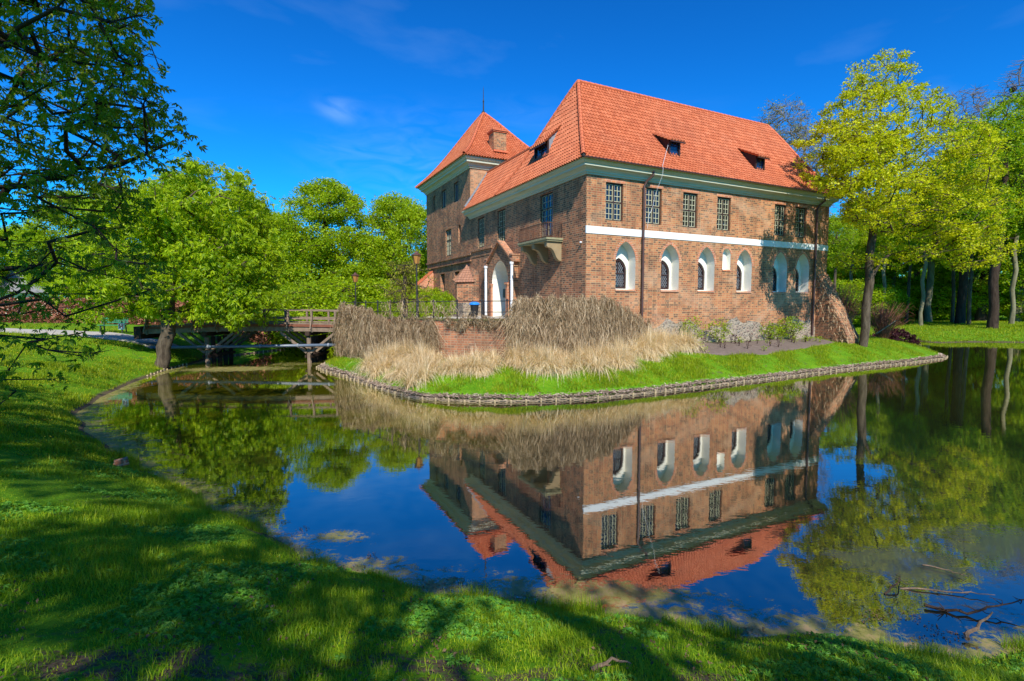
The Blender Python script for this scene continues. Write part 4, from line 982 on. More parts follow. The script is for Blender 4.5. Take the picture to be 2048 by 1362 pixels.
# ---- brick stub and log near the water
q=onz(243,935,.16); m=MB(); m.obox((0,0,0),(.93,.36,0),(-.36,.93,0),(0,0,1),.12,.06,.035); m.obox((.01,.0,.068),(.93,.30,0),(-.3,.93,.0),(0,.05,1),.11,.055,.03)
o=m.build('broken_brick',M['brick_old'],None,label='broken brick lying in shaded grass at the left water edge',cat='brick'); o.location=(q[0],q[1],H1(q[0],q[1])+.06); o.rotation_euler=(.1,-.12,.3)
def branch(name,pts,r0,label,mat,twigs=6,seed=1,tl=.35):
    r=np.random.default_rng(seed); P=[Vector(p) for p in pts]; m=MB(); o=P[0].copy(); Q=[p-o for p in P]
    Q2=[]
    for a,b in zip(Q[:-1],Q[1:]):
        for k in range(4): q=a.lerp(b,k/4); Q2.append(q+Vector(r.normal(0,r0*.5,3)))
    Q2.append(Q[-1]); m.tube(Q2,[r0*(1-.75*i/(len(Q2)-1)) for i in range(len(Q2))],6)
    for k in range(twigs):
        i=int(r.integers(2,len(Q2)-1)); a=r.uniform(0,6.28); d=Vector((math.cos(a),math.sin(a)*.6,r.uniform(-.05,.45)))*r.uniform(.4,1)*tl
        m.tube([Q2[i],Q2[i]+d*.5+Vector(r.normal(0,.02,3)),Q2[i]+d],[r0*.35,r0*.25,r0*.08],4)
    ob=m.build(name,mat,None,label=label,cat='branch'); ob.location=o
    return ob
g=lambda u,v,z=.02:tuple(onz(u,v,z))
branch('fallen_branch',[g(1925,1275,.03),g(1955,1250,.12),g(1985,1224,.26)],.024,'thick broken stub of wood rising from the water at the lower right',M['drift'],1,3,.1)
branch('fallen_branch',[g(1850,1212,.02),g(1935,1226,.03),g(1990,1210,.10),g(2060,1198,.16)],.017,'dark thorny branch floating at the right edge of the picture',M['bark_dark'],14,4,.2)
branch('fallen_branch',[g(1845,1129,.02),g(1900,1141,.03),g(1935,1152,.04)],.010,'long thin pale stick floating above the drifting weed',M['drift'],2,5,.15)
branch('fallen_branch',[g(1800,1176,.01),g(1925,1185,.03),g(1990,1190,.05)],.012,'short tan stick floating beside the drifting weed',M['drift'],5,6,.18)
branch('fallen_branch',[g(1770,1186,.01),g(1797,1165,.08),g(1800,1150,.02)],.012,'small dark twig poking out of the drifting weed',M['bark_dark'],5,8,.2)
branch('fallen_branch',[g(1185,1336,.92),g(1225,1322,.95),g(1262,1327,.9)],.016,'bent bare stick lying in the near grass',M['drift'],3,9,.08)
# ------------------------------------------------------------------ foliage generators
def rotm(n,r,up_bias=.0,droop=None):
    """n random rotation frames (n,3,3): columns x(tip dir),y(width),z(normal)"""
    nz_=r.normal(0,1,(n,3)); nz_[:,2]+=up_bias; nz_/=np.linalg.norm(nz_,axis=1)[:,None]
    t=r.normal(0,1,(n,3)); 
    if droop is not None: t=t*.55+np.array([0,0,-droop])
    t-=nz_*(t*nz_).sum(1)[:,None]; t/=np.linalg.norm(t,axis=1)[:,None]; y=np.cross(nz_,t)
    return np.stack([t,y,nz_],2)
def place(tv,tf,pos,rot,sc):
    n=len(pos); V=np.einsum('nij,kj->nki',rot,tv)*sc[:,None,None]+pos[:,None,:]; k=len(tv)
    F=(tf[None]+ (np.arange(n)*k)[:,None,None]).reshape(-1,tf.shape[1]); return V.reshape(-1,3),F
LEAF_Q=(np.array([(0,0,0),(.5,.32,.06),(1,0,-.05),(.5,-.32,.06)],float),np.array([[0,1,2,3]]))
def palm(nl=5):
    v=[];f=[]
    for i in range(nl):
        a=(i-(nl-1)/2)*R(36); L_=1-.14*abs(i-(nl-1)/2); c,s=math.cos(a),math.sin(a)
        b=len(v)
        for x,y,z in((0.02,0,0),(.55,.15,-.10),(1,0,-.42),(.55,-.15,-.10)): x*=L_; v.append((x*c-y*s,x*s+y*c,z)); 
        f.append([b,b+1,b+2,b+3])
    return np.array(v,float),np.array(f)
LEAF_P=palm(5); LEAF_P3=palm(3)
def branch_tree(trunk_nodes,targets,r_tip,r_base,mat_power=1.75,jit=.12,seed=0,up=.0):
    """greedy growth: attach each target to a good existing node; returns polylines with radii"""
    r=np.random.default_rng(seed); nodes=[np.array(p,float) for p in trunk_nodes]; par=[-1]+list(range(len(nodes)-1)); ntr=len(nodes)
    root=nodes[0]; base=np.array(trunk_nodes); order=np.argsort([np.min(np.linalg.norm(base-t,axis=1)) for t in targets])
    tips=[]
    for i in order:
        t=np.array(targets[i]); N=np.array(nodes); d=np.linalg.norm(N-t,axis=1); pen=np.where(N[:,2]>t[2]+.3,1.5*(N[:,2]-t[2]),0)
        pen[0]=99; j=int(np.argmin(d+pen)); 
        L_=d[j]; k=max(1,int(L_/.7)); prev=j; a=nodes[j]; b=t; mid=(a+b)/2+np.array([0,0,L_*.10*(1+up)])+r.normal(0,.06*L_,3)
        for q in range(1,k+1):
            u=q/k; p=(1-u)**2*a+2*u*(1-u)*mid+u*u*b+(r.normal(0,jit*.3,3) if q<k else 0); nodes.append(p); par.append(prev); prev=len(nodes)-1
        tips.append(prev)
    n=len(nodes); load=np.zeros(n); 
    for t in tips: load[t]+=1
    for i in range(n-1,0,-1):
        if par[i]>=0: load[par[i]]+=load[i]
    tot=load[0] if load[0]>0 else 1
    rad=r_tip+(r_base-r_tip)*(load/tot)**(1/mat_power)
    for i in range(n): 
        if load[i]==0: rad[i]=r_tip
    return nodes,par,rad,ntr
def limbs_mesh(name,nodes,par,rad,mat,nseg=6,flare=1.25):
    ch={}
    for i,p in enumerate(par):
        if p>=0: ch.setdefault(p,[]).append(i)
    m=MB(); done=set()
    starts=[0]
    stack=[(None,0)]
    while stack:
        pre,i=stack.pop(); path=[] if pre is None else [pre]; cur=i
        while True:
            path.append(cur); c=ch.get(cur,[])
            if not c: break
            c=sorted(c,key=lambda q:-rad[q]); 
            for q in c[1:]: stack.append((cur,q))
            cur=c[0]
        if len(path)<2: continue
        rr=[rad[q] for q in path]
        if pre is not None: rr[0]=min(rad[path[1]]*1.15,rr[0])
        else: rr[0]*=flare
        m.tube([nodes[q] for q in path],rr,(10 if pre is None else (6 if rr[1]>.05 else 4)),False)
    me=bpy.data.meshes.new(name); me.from_pydata(m.v,[],m.f); me.polygons.foreach_set('use_smooth',np.ones(len(me.polygons),bool)); me.materials.append(mat); return me
def crown_points(blobs,n,r,shell=.55):
    """blobs: (cx,cy,cz,rx,ry,rz,weight)"""
    w=np.array([b[6] for b in blobs],float);w/=w.sum(); out=[]
    for i in r.choice(len(blobs),n,p=w):
        b=blobs[i]; d=r.normal(0,1,3); d/=np.linalg.norm(d); rr=(r.uniform(0,1)**(1/3))*(1-shell)+shell*r.uniform(.75,1.0)
        out.append((b[0]+d[0]*b[3]*rr,b[1]+d[1]*b[4]*rr,b[2]+d[2]*b[5]*rr))
    return out
NTREE=0
def tree_meshes(nm,blobs,nclump,leaves,lsize,csig,trunk,r_base,lmat,bmat,seed,shape=LEAF_Q,droop=None,up_bias=.6,r_tip=.012,shell=.55,targets=None,twig_ext=.0,jit=.12,flat=.7):
    r=np.random.default_rng(seed); tg=targets if targets is not None else crown_points(blobs,nclump,r,shell)
    nodes,par,rad,_=branch_tree(trunk,tg,r_tip,r_base,seed=seed,jit=jit)
    nodes=list(nodes);par=list(par);rad=list(rad)
    tv,tf=shape; P=[]
    T_=np.array(tg)
    # extra twigs round each clump
    if twig_ext>0:
        base_n=len(nodes); tip_idx=[int(np.argmin(np.linalg.norm(np.array(nodes[:base_n])-t,axis=1))) for t in T_]
        for t,ti in zip(T_,tip_idx):
            for k in range(4):
                d=r.normal(0,1,3);d/=np.linalg.norm(d); d[2]=d[2]*.5+.1; a=nodes[ti]; 
                nodes.append(a+d*twig_ext*.5+r.normal(0,.03,3)); par.append(ti); rad.append(r_tip*.8); nodes.append(a+d*twig_ext); par.append(len(nodes)-2); rad.append(r_tip*.4)
    if leaves>0:
        for t in T_:
            n=max(3,int(leaves*r.uniform(.55,1.4))); q=r.normal(0,1,(n,3)); q/=np.linalg.norm(q,axis=1)[:,None]; q*=(r.uniform(0,1,(n,1))**.45)*csig*2*r.uniform(.7,1.25); q[:,2]*=flat; P.append(t+q)
        P=np.concatenate(P); rot=rotm(len(P),r,up_bias,droop); sc=lsize*r.uniform(.65,1.3,len(P)); V,F=place(tv,tf,P,rot,sc); cme=mesh_np('crown',V,F,lmat)
    else: cme=None
    return limbs_mesh('trunk',nodes,par,rad,bmat),cme
def tree(name,loc,tm,cm,label,cat='tree',group=None,rz=0.,sc=(1,1,1)):
    r=empty(name,loc,rz,label=label,cat=cat,group=group); r.scale=sc if hasattr(sc,'__len__') else (sc,)*3
    link('trunk',tm,r); 
    if cm is not None: link('crown',cm,r)
    return r
def trunkline(h,lean=(0,0),n=6,seed=0,j=.05,z0=-.3):
    r=np.random.default_rng(seed); return [(lean[0]*t*t*h+r.normal(0,j)*(t>0),lean[1]*t*t*h+r.normal(0,j)*(t>0),z0+(h-z0)*t) for t in np.linspace(0,1,n)]
# -- maple on the right tip of the island
mp_=atd(1727,672,31.0); mz=H1(mp_[0],mp_[1]); print('maple',mp_,mz)
def X_at(u,d): return (u-1024)/FPX*d
mx,my=mp_[0],31.0
bl_=[(.5,0,12.7,3.2,3.4,2.9,1.0),(-1.7,.3,10.8,2.4,3.0,2.3,.7),(3.4,.3,10.4,2.8,3.2,2.5,.9),(5.2,.2,7.8,2.2,2.8,2.2,.7),(1.2,-.3,8.4,2.8,3.0,2.1,.8),(-.4,-1.2,7.2,1.7,2.0,1.2,.25),(3.2,-.3,5.9,2.6,2.4,1.3,.55),(.8,.8,5.0,2.0,2,.8,.2),(.4,0,14.9,1.8,1.8,1.2,.3),(5.9,.2,5.6,1.9,2.2,1.3,.4),(-2.6,-3.6,10.8,1.7,1.9,1.9,.38),(-1.4,-3.2,7.8,1.6,1.8,1.5,.3),(2.5,-3,9,2.2,2,2.2,.3),(-3.1,-4.2,8.4,1.4,1.5,2.5,.75),(-4.4,-4.6,8.8,1.2,1.3,1.9,.5)]
tmh,cmh=tree_meshes('m',bl_,1080,72,.125,.21,[(0,0,-.4),(.0,0,0),(.10,0,1.0),(.06,0,2.2),(.20,0,3.6),(.16,.05,5.2),(.42,.1,7.2),(.5,.1,9.8),(.4,.1,12),(.4,.1,14)],.23,M['leaf_maple'],M['bark'],21,up_bias=.9,twig_ext=.55,shell=.45,flat=.6)
tree('maple_tree',(mx,my,mz),tmh,cmh,'yellow flowering maple growing on the tip of the castle island',sc=1.06)
# -- chestnut leaning on the left bank
cp=atd(322,705,26.0); cz=H1(cp[0],cp[1]); 
bl_=[(1.8,1.2,7.5,3.5,3.2,3.3,1.2),(-1.6,1.5,6.0,3.0,3.2,3.2,.8),(3.4,1.0,5.4,2.3,2.6,2.9,.8),(1.8,.4,3.9,3.0,2.2,1.5,.6),(-2.6,.4,4.0,2.6,2.2,1.7,.45),(4.2,.6,3.3,1.5,1.8,1.3,.30)]
tmc,cmc=tree_meshes('c',bl_,420,62,.23,.32,[(-.15,-.1,-.4),(-.05,0,0),(.12,.05,.5),(.05,.1,1.0),(.28,.2,1.7),(.25,.3,2.6),(.2,.5,3.8),(.3,.8,5.2),(.3,1,6.8)],.33,M['leaf_spring'],M['bark'],22,shape=LEAF_P3,droop=.55,up_bias=1.1,r_tip=.014,shell=.6,twig_ext=.3)
tree('chestnut_tree',(cp[0],cp[1],cz),tmc,cmc,'dense chestnut with gnarled trunk standing on the left bank before the bridge')
# -- shared meshes of round background trees
def bg_meshes(seed,lm,bm,kind='round'):
    if kind=='round': b=[(0,0,9.4,3.9,3.8,3.9,1.2),(-2.0,.5,6.8,3.3,3.0,3.0,.8),(2.2,-.4,6.6,3.3,3.0,3.0,.8),(0,-.8,4.2,4.0,3.0,2.2,.7),(.3,0,11.7,2.7,2.6,2.0,.75)]
    elif kind=='tall': b=[(0,0,13,3.4,3.4,4.6,1),(-2,0,10,2.6,2.6,3,.5),(2.1,.3,10.6,2.7,2.7,2.6,.5),(.3,0,17,2.2,2.2,2.6,.4)]
    else: b=[(0,0,2.2,2.6,2.0,1.9,1),(1.8,0,1.6,1.6,1.5,1.4,.5),(-1.8,0,1.6,1.6,1.5,1.4,.5)]
    top=dict(round=11,tall=15,bush=2)[kind]
    return tree_meshes('b',b,dict(round=620,tall=380,bush=260)[kind],dict(round=105,tall=85,bush=110)[kind],dict(round=.18,tall=.19,bush=.13)[kind],dict(round=.40,tall=.42,bush=.30)[kind],trunkline(top,(.01,0),8,seed,.08),dict(round=.34,tall=.36,bush=.08)[kind],lm,bm,seed,up_bias=.8,r_tip=.02,shell=.66,twig_ext=.4)
RA=bg_meshes(31,M['leaf_spring'],M['bark_dark']); RB=bg_meshes(32,M['leaf_spring'],M['bark_dark'])
DA=bg_meshes(33,M['leaf_dark'],M['bark_dark'],'tall'); DB=bg_meshes(34,M['leaf_dark'],M['bark_pale'],'tall')
RD=bg_meshes(37,M['leaf_dark'],M['bark_dark'])
BA=bg_meshes(35,M['leaf_spring'],M['bark_dark'],'bush'); BB=bg_meshes(36,M['leaf_dark'],M['bark_dark'],'bush')
def bgtree(name,u,d,ytop,ms,label,base_h,group=None,wx=1.,rz=0.,z=None,cat='tree'):
    x=X_at(u,d); 
    if z is None: z=H1(x,d)
    zt=CH+(608-ytop)/FPX*d; s=(zt-z)/base_h
    return tree(name,(x,d,z),ms[0],ms[1],label,cat,group,rz,(s*wx,s*wx,s))
G1_='broadleaf trees behind the moat on the left'
bgtree('tree',652,52,364,RA,'tall round green tree in the middle between chestnut and tower',13.9,G1_,1.12,.3)
bgtree('tree',803,56,388,RB,'green tree standing immediately left of the castle tower',13.9,G1_,.98,2.)
bgtree('tree',560,64,425,RA,'lower tree top filling the gap left of the tall round tree',13.9,G1_,1.1,4.)
bgtree('tree',735,66,470,RB,'small tree top in the gap between the two round trees',13.9,G1_,1.2,5.2)
bgtree('tree',480,58,380,RB,'tree behind the right flank of the leaning chestnut',13.9,G1_,1.,1.)
bgtree('tree',380,60,350,RA,'tree behind the crown of the leaning chestnut',13.9,G1_,1.,2.4)
bgtree('tree',255,50,370,RB,'bright tree beyond the overhanging branches near the chestnut',13.9,G1_,1.,3.1)
bgtree('tree',150,58,385,RA,'bright tree beyond the overhanging branches above the low house',13.9,G1_,1.,.7)
bgtree('tree',40,78,450,RB,'tree at the far left edge behind the low house',13.9,G1_,1.2,.2)
bgtree('tree',-80,60,400,RA,'tree beyond the left edge of the picture',13.9,G1_,1.1,1.9)
G2_='bushes behind the footbridge'
for i,(u,d,yt,ms,lab) in enumerate([(590,44,572,BA,'bright bush behind the bridge rail below the gap'),(640,42,560,BB,'bright bush behind the middle of the bridge rail'),(690,43,555,BA,'bright bush behind the bridge near the shorter lantern'),(745,42,558,BA,'bright bush between the two lanterns'),(795,40,585,BB,'bush close to the left lantern foot'),(530,46,570,BB,'bush behind the leaning chestnut edge'),(460,48,585,BA,'bush hidden behind the chestnut skirt'),(845,42,575,BA,'bush touching the brick tower buttress'),(400,50,590,BB,'low bush left of the bridge behind the chestnut trunk')]):
    bgtree('bush',u,d,yt,ms,lab,4.1,G2_,1.25,i*1.3,cat='bush')
# shrubs along the terrace
q=atd(885,625,31); tree('evergreen_shrub',(q[0],q[1],2.5),*tree_meshes('e',[(0,0,.75,.8,.6,.8,1)],60,60,.10,.14,trunkline(.8,(0,0),3,1,.02,0),.04,M['leaf_dark'],M['bark_dark'],41,r_tip=.006),'dark green shrub behind the railing left of the stone footing',cat='shrub')
tgt=[(rng.normal(0,.75),rng.normal(0,.6),rng.uniform(1.0,3.6)) for _ in range(70)]
a_,b_=tree_meshes('w',None,0,26,.13,.22,[(0,0,-.2),(.1,0,.7),(-.05,0,1.5),(.1,0,2.4),(0,0,3.2)],.16,M['leaf_olive'],M['bark'],42,targets=tgt,droop=1.2,r_tip=.01,twig_ext=.5)
q=atd(808,600,33); tree('weeping_tree',(q[0],q[1],2.4),a_,b_,'drooping half bare small tree beside the tall lantern')
# -- woods on the right
G3_='woodland trees on the right bank'
spec=[(1985,52,215,DA,'tree with thick dark trunk at the right side of the wood',.95,.0),(2120,50,230,DA,'tree beyond the right edge of the wood',1.,1.2),(1857,66,330,DB,'woodland tree with pale mossy trunk right of the maple',.95,2.2),(1782,72,400,DB,'woodland tree with thin pale trunk just right of the maple',.9,3.),(1920,60,260,DA,'leafy tree filling the wood behind the maple crown',1.,4.),(2030,64,240,DB,'tall green tree near the right edge behind the thick trunk',1.,5.),(1700,76,440,DA,'woodland tree seen under the maple crown beside the castle',1.,.5),(1830,84,400,DA,'deeper woodland tree between the pale trunks',1.1,1.5),(1945,82,360,DB,'deeper woodland tree behind the thick trunk',1.1,2.6),(2060,86,330,DA,'deeper woodland tree at the right edge',1.2,3.3),(1740,92,430,DB,'far woodland tree behind the maple trunk',1.1,4.4),(1640,90,450,DA,'far woodland tree behind the castle corner',1.1,5.5),(2160,60,260,DA,'woodland tree out of frame on the right',1.1,.9),(1880,96,400,DB,'far woodland tree behind the pale trunks',1.2,2.9)]
spec+=[(1960,66,330,RD,'rounder green tree left of the thick trunk',1.1,1.7),(1735,74,450,RD,'rounder green tree directly behind the maple trunk',1.1,4.2),(1665,72,470,RD,'rounder green tree at the castle corner behind the maple',1.,5.2),(2110,70,320,RD,'rounder green tree out beyond the right edge',1.2,.4)]
for i,(u,d,yt,ms,lab,wx,rz) in enumerate(spec): bgtree('woodland_tree',u,d,yt,ms,lab,13.9 if ms is RD else 19.,G3_,wx,rz)
G4_='undergrowth along the far bank on the right'
for i,(u,d,yt,ms,lab) in enumerate([(1690,62,560,BA,'undergrowth bush behind the maple trunk'),(1750,66,570,BA,'undergrowth bush right of the maple trunk'),(1900,70,560,BA,'undergrowth bush between the pale trunk and the thick trunk'),(1955,70,565,BA,'undergrowth bush left of the thick trunk'),(2050,66,560,BA,'undergrowth bush at the right edge'),(1830,72,550,BA,'undergrowth bush behind the pale trunk')]):
    bgtree('undergrowth_bush',u,d,yt,ms,lab,4.1,G4_,1.4,i,cat='bush')
bank_wood=[];r=np.random.default_rng(77)
# bare grey-barked trees
def bare_meshes(seed,leaf_n=0):
    b=[(0,0,17,4.2,4.2,5,1),(-2,0,13,3,3,3,.4),(2.4,0,13,3,3,3,.4),(0,0,21,2.6,2.6,2.6,.5)]
    return tree_meshes('n',b,620,leaf_n,.16,.45,trunkline(17,(.01,0),9,seed,.12),.36,M['leaf_olive'],M['bark_grey'],seed,r_tip=.016,shell=.4,twig_ext=1.1,jit=.12)
NA=bare_meshes(51,0); NB=bare_meshes(52,12)
G5_='bare trees behind the castle and wood'
bgtree('bare_tree',1552,62,212,NB,'half bare tree with budding top rising behind the end of the roof',23.5,G5_,.9,.3)
bgtree('bare_tree',1615,66,262,NA,'bare tree between the roof end and the maple',23.5,G5_,.8,1.3)
bgtree('bare_tree',2035,78,128,NA,'tallest bare tree at the upper right corner',23.5,G5_,.9,2.1)
bgtree('bare_tree',1905,76,190,NA,'bare tree top peeping over the right shoulder of the maple',23.5,G5_,.9,4.)
bgtree('bare_tree',2120,66,150,NB,'bare tree beyond the right edge',23.5,G5_,.9,5.)
# slender woodland trees with high thin crowns
SA=tree_meshes('l',[(0,0,14,2.0,2.0,3.2,1),(.4,0,10.5,1.5,1.5,1.6,.3)],170,70,.19,.38,trunkline(15,(.01,0),9,61,.07),.20,M['leaf_spring'],M['bark_pale'],61,up_bias=.8,r_tip=.015,shell=.6,twig_ext=.5)
SB=tree_meshes('l',[(0,0,14,2.2,2.0,3.0,1),(-.4,0,11,1.6,1.5,1.6,.3)],170,70,.19,.38,trunkline(15,(-.01,0),9,62,.09),.17,M['leaf_dark'],M['bark'],62,up_bias=.8,r_tip=.015,shell=.6,twig_ext=.5)
G6_='slender trees in the right hand wood'
for i,(u,d,yt,ms,lab) in enumerate([(1668,58,430,SB,'slender tree close behind the castle corner'),(1765,60,400,SA,'slender pale trunk just right of the maple trunk'),(1812,64,380,SB,'slender dark trunk between maple and pale trunk'),(1842,58,370,SA,'slender pale trunk right of the purple bush'),(1905,62,350,SB,'slender dark trunk in the middle of the right wood'),(1938,57,330,SB,'slender dark trunk beside the thick trunk'),(2022,58,310,SA,'slender pale trunk near the right edge'),(1700,66,420,SA,'slender pale trunk left of the maple trunk')]):
    bgtree('slender_tree',u,d,yt,ms,lab,17.,G6_,1.,i*1.1)
# rook nests in the bare tree
for i,(u,v,d,lab) in enumerate([(2026,179,78,'dark twig nest high in the tallest bare tree'),(2008,207,78,'dark twig nest lower in the tallest bare tree')]):
    q=atd(u,v,d); m=MB(); r=np.random.default_rng(90+i)
    for k in range(150):
        a=Vector(r.normal(0,1,3)); a.normalize(); c=a*r.uniform(.15,.4); t_=Vector(r.normal(0,1,3)).cross(a).normalized()*.28; m.bar(c-t_,c+t_,.03)
    o=m.build('bird_nest',M['bark_dark'],None,label=lab,cat='nest'); o.location=tuple(q)
# distant woods mass on horizon both sides
def far_wood(name,x0,x1,y0,y1,n,h,label,seed,mat):
    r=np.random.default_rng(seed); C=np.column_stack([r.uniform(x0,x1,n),r.uniform(y0,y1,n),np.zeros(n)]); P=[]
    for c in C:
        hh=h*r.uniform(.7,1.15); k=120; q=r.normal(0,1,(k,3)); q/=np.linalg.norm(q,axis=1)[:,None]; q*=np.array([3.6,3.6,hh*.48])*r.uniform(.6,1,(k,1)); P.append(c+[0,0,1.5+hh*.5]+q)
    P=np.concatenate(P); rr=np.random.default_rng(seed+1); V,F=place(*LEAF_Q,P,rotm(len(P),rr,.6),rr.uniform(.7,1.5,len(P))); link(name,mesh_np(name,V,F,mat),kind='stuff',label=label,cat='wood')
far_wood('far_wood',-170,-22,92,130,170,9,'distant line of trees behind the left bank',61,M['leaf_spring'])
far_wood('far_wood',-22,40,100,130,70,9,'distant line of trees behind the castle',62,M['leaf_dark'])
far_wood('far_wood',40,220,100,150,230,14,'distant woodland deep behind the right bank',63,M['leaf_dark'])
# ---- overhanging chestnut in the left foreground
r=np.random.default_rng(5); T0=np.array([-12.6,7.6,0.]); tz=H1(T0[0],T0[1]); tg=[]
edge=[(-60,300),(0,300),(60,275),(110,270),(150,325),(190,290),(240,330),(285,355),(310,300),(350,230),(420,270),(500,330),(560,330),(620,250),(680,200),(735,290),(760,110),(830,40),(870,0)]
ex=np.array([e[1] for e in edge]);ey=np.array([e[0] for e in edge])
k=0
while len(tg)<560:
    v=r.uniform(-330,860); lim=np.interp(v,ey,ex); u=lim-abs(r.normal(0,1))*270+5
    if u<-620: continue
    d=r.uniform(6.2,10.5)
    if v>430 and r.uniform()<.35: continue
    if v>600 and r.uniform()<.72: continue
    if v>770 and u>120: continue
    p=atd(u,v,d)
    if p[2]<H1(p[0],p[1])+.5: continue
    tg.append(tuple(p-[T0[0],T0[1],tz]))
for k in range(120):
    p=(r.uniform(-5,4.5),r.uniform(-4,5),r.uniform(6.5,12.5)); tg.append(p)
tk=[(0,0,-.4),(0,0,.3),(.15,0,1.5),(.3,-.1,2.8),(.8,-.1,4.0),(1.4,-.1,5.4),(2.0,0,7.0),(2.6,.1,8.8)]
a_,b_=tree_meshes('f',None,0,15,.098,.19,tk,.20,M['leaf_chestnut'],M['bark_dark'],23,shape=LEAF_P,droop=.9,up_bias=1.2,targets=tg,r_tip=.0055,twig_ext=.28,jit=.10,flat=.8)
tree('chestnut_tree',(T0[0],T0[1],tz),a_,b_,'dark chestnut whose branches hang into the picture from the left foreground')
# ---- shade trees standing behind the photographer (their shadows fall on the near bank)
def shade(loc,blobs,n,lv,ls,seed,label):
    a,b=tree_meshes('s',blobs,n,lv,ls,.45,trunkline(blobs[0][2],(0,0),7,seed,.1),.4,M['leaf_chestnut'],M['bark'],seed,up_bias=.8,r_tip=.012,shell=.35); tree('shade_tree',(loc[0],loc[1],H1(*loc)),a,b,label)
shade((-5,-8.5),[(0,0,12.5,5.5,4.2,5.2,1),(3.5,0,8.5,3.5,3.5,2.5,.45),(-4,0,9.5,4,3.5,3,.4),(1,0,16.5,4.2,3.4,3.0,.7),(4,.5,20,3.6,3,2.6,.45),(-3,0,19,4,3.4,3,.5)],650,31,.25,71,'tall tree behind the photographer on the left whose shadow covers the near bank')
shade((3.0,-8.2),[(-.5,0,10.0,3.6,3.6,3.0,1),(-2.2,0,14.0,2.8,3,2.4,.4),(3.2,.5,8.6,2.6,2.6,1.6,.4)],170,20,.25,72,'tree behind the photographer dappling the near bank with shade')
shade((-12.5,-6),[(0,0,11.5,4.5,4.0,4.2,1),(2.5,0,7.5,3.5,3.5,2.2,.5),(0,1,15.5,3,3,2.2,.35)],320,29,.25,73,'tree behind the photographer at the far left shading the foot of the left bank')
# ------------------------------------------------------------------ dry creeper curtains on the terrace wall
def creeper(u0,u1,ztop,zbot,n,out,seed,label,thin=1.,rag=.25):
    """strands hang in overlapping tangled layers; u runs along the wall outline"""
    r=np.random.default_rng(seed); P=[np.array(p) for p in RW]+[np.array(RWE)]
    u=r.uniform(u0,u1,n); i=np.clip(u.astype(int),0,len(P)-2); t=u-i; A=np.array(P)[i]; B=np.array(P)[i+1]; c=A+(B-A)*t[:,None]; d=(B-A)/np.linalg.norm(B-A,axis=1)[:,None]; nrm=np.stack([d[:,1],-d[:,0]],1)
    top=np.interp(u,*ztop)+.09*np.sin(u*23+seed)+.06*np.sin(u*61); bot=np.interp(u,*zbot)+.14*np.sin(u*17+2)+np.abs(r.normal(0,rag,n))
    q=r.uniform(0,1,n)**1.7; H_=top-bot; zt=top-q*H_*.8+np.abs(r.normal(0,.05,n)); L_=np.minimum(r.uniform(.35,1.6,n),np.maximum(zt-bot,.12)); zb=zt-L_
    K=6; s=np.linspace(0,1,K); depth=out*(.25+.85*np.sin(np.clip((top-zt)/np.maximum(H_,.1)*.7+.18,0,1)*math.pi*.6))
    clump=.09*np.sin(u*31+zt*3)+.07*np.sin(u*57-zt*5)
    bulge=depth*r.uniform(.35,1.,n)+clump; ph=r.uniform(0,6.28,n); sway=r.normal(0,.36,n)*L_; fr=r.uniform(1,3.5,n); pts=[]
    for k in range(K):
        off=bulge*(.8+.35*math.sin(s[k]*2.6)); lat=sway*s[k]+.06*np.sin(fr*s[k]*6+ph); up=.10*np.sin(min(1,s[k]*2.2)*math.pi)*r.uniform(.2,1,n)
        pts.append(np.column_stack([c+nrm*np.maximum(off,.02)[:,None]+d*lat[:,None],zt-L_*s[k]+up]))
    pts=np.stack(pts,1); w=r.uniform(.005,.012,n)*thin; tw=r.uniform(0,3.14,n); wd=np.stack([d[:,0]*np.cos(tw)+nrm[:,0]*np.sin(tw)*.6,d[:,1]*np.cos(tw)+nrm[:,1]*np.sin(tw)*.6,np.zeros(n)],1)*w[:,None]
    V=np.stack([pts-wd[:,None],pts+wd[:,None]],2).reshape(-1,3); b=(np.arange(n)*K*2)[:,None]+(np.arange(K-1)*2)[None]; b=b.ravel(); F=np.stack([b,b+1,b+3,b+2],1)
    m=int(n*2.2); j=r.integers(0,n,m); kk=r.integers(0,K-1,m); q=pts[j,kk]+r.normal(0,.03,(m,3)); dv=r.normal(0,1,(m,3))*[.8,.6,.6]; dv[:,2]-=.35; dv/=np.linalg.norm(dv,axis=1)[:,None]; L2=r.uniform(.08,.30,m); sd_=np.cross(dv,[0,0,1.]); sd_/=np.linalg.norm(sd_,axis=1)[:,None]+1e-6; ww=.006*thin
    V2=np.stack([q-sd_*ww,q+sd_*ww,q+dv*L2[:,None]+sd_*ww*.4,q+dv*L2[:,None]-sd_*ww*.4],1).reshape(-1,3); F2=np.arange(4*m).reshape(-1,4)+len(V)
    link('dry_creeper',mesh_np('dry_creeper',np.concatenate([V,V2]),np.concatenate([F,F2]),M['creeper']),kind='stuff',label=label,cat='creeper')
creeper(-.0,1.02,([0,1],[3.30,3.0]),([0,1],[.30,.45]),7000,.46,81,'thick curtain of dry creeper at the bridge end of the terrace wall')
creeper(.95,2.05,([.9,1.2,1.5,2.3],[3.0,2.62,2.66,2.6]),([.9,1.6,2.3],[.5,.9,1.9]),4300,.28,82,'thinner dry creeper hanging from the left part of the terrace wall')
creeper(2.2,3.25,([2.2,3.2],[2.7,2.72]),([2.2,2.7,3.2],[2.2,2.35,2.1]),900,.10,83,'sparse fringe of dry creeper over the bare brick wall in the middle')
creeper(3.1,5.05,([3.0,3.2,4,5.1],[3.5,3.55,3.6,3.58]),([3.1,4,5.1],[1.0,.9,.9]),12500,.44,84,'wide curtain of dry creeper covering the right half of the terrace wall')
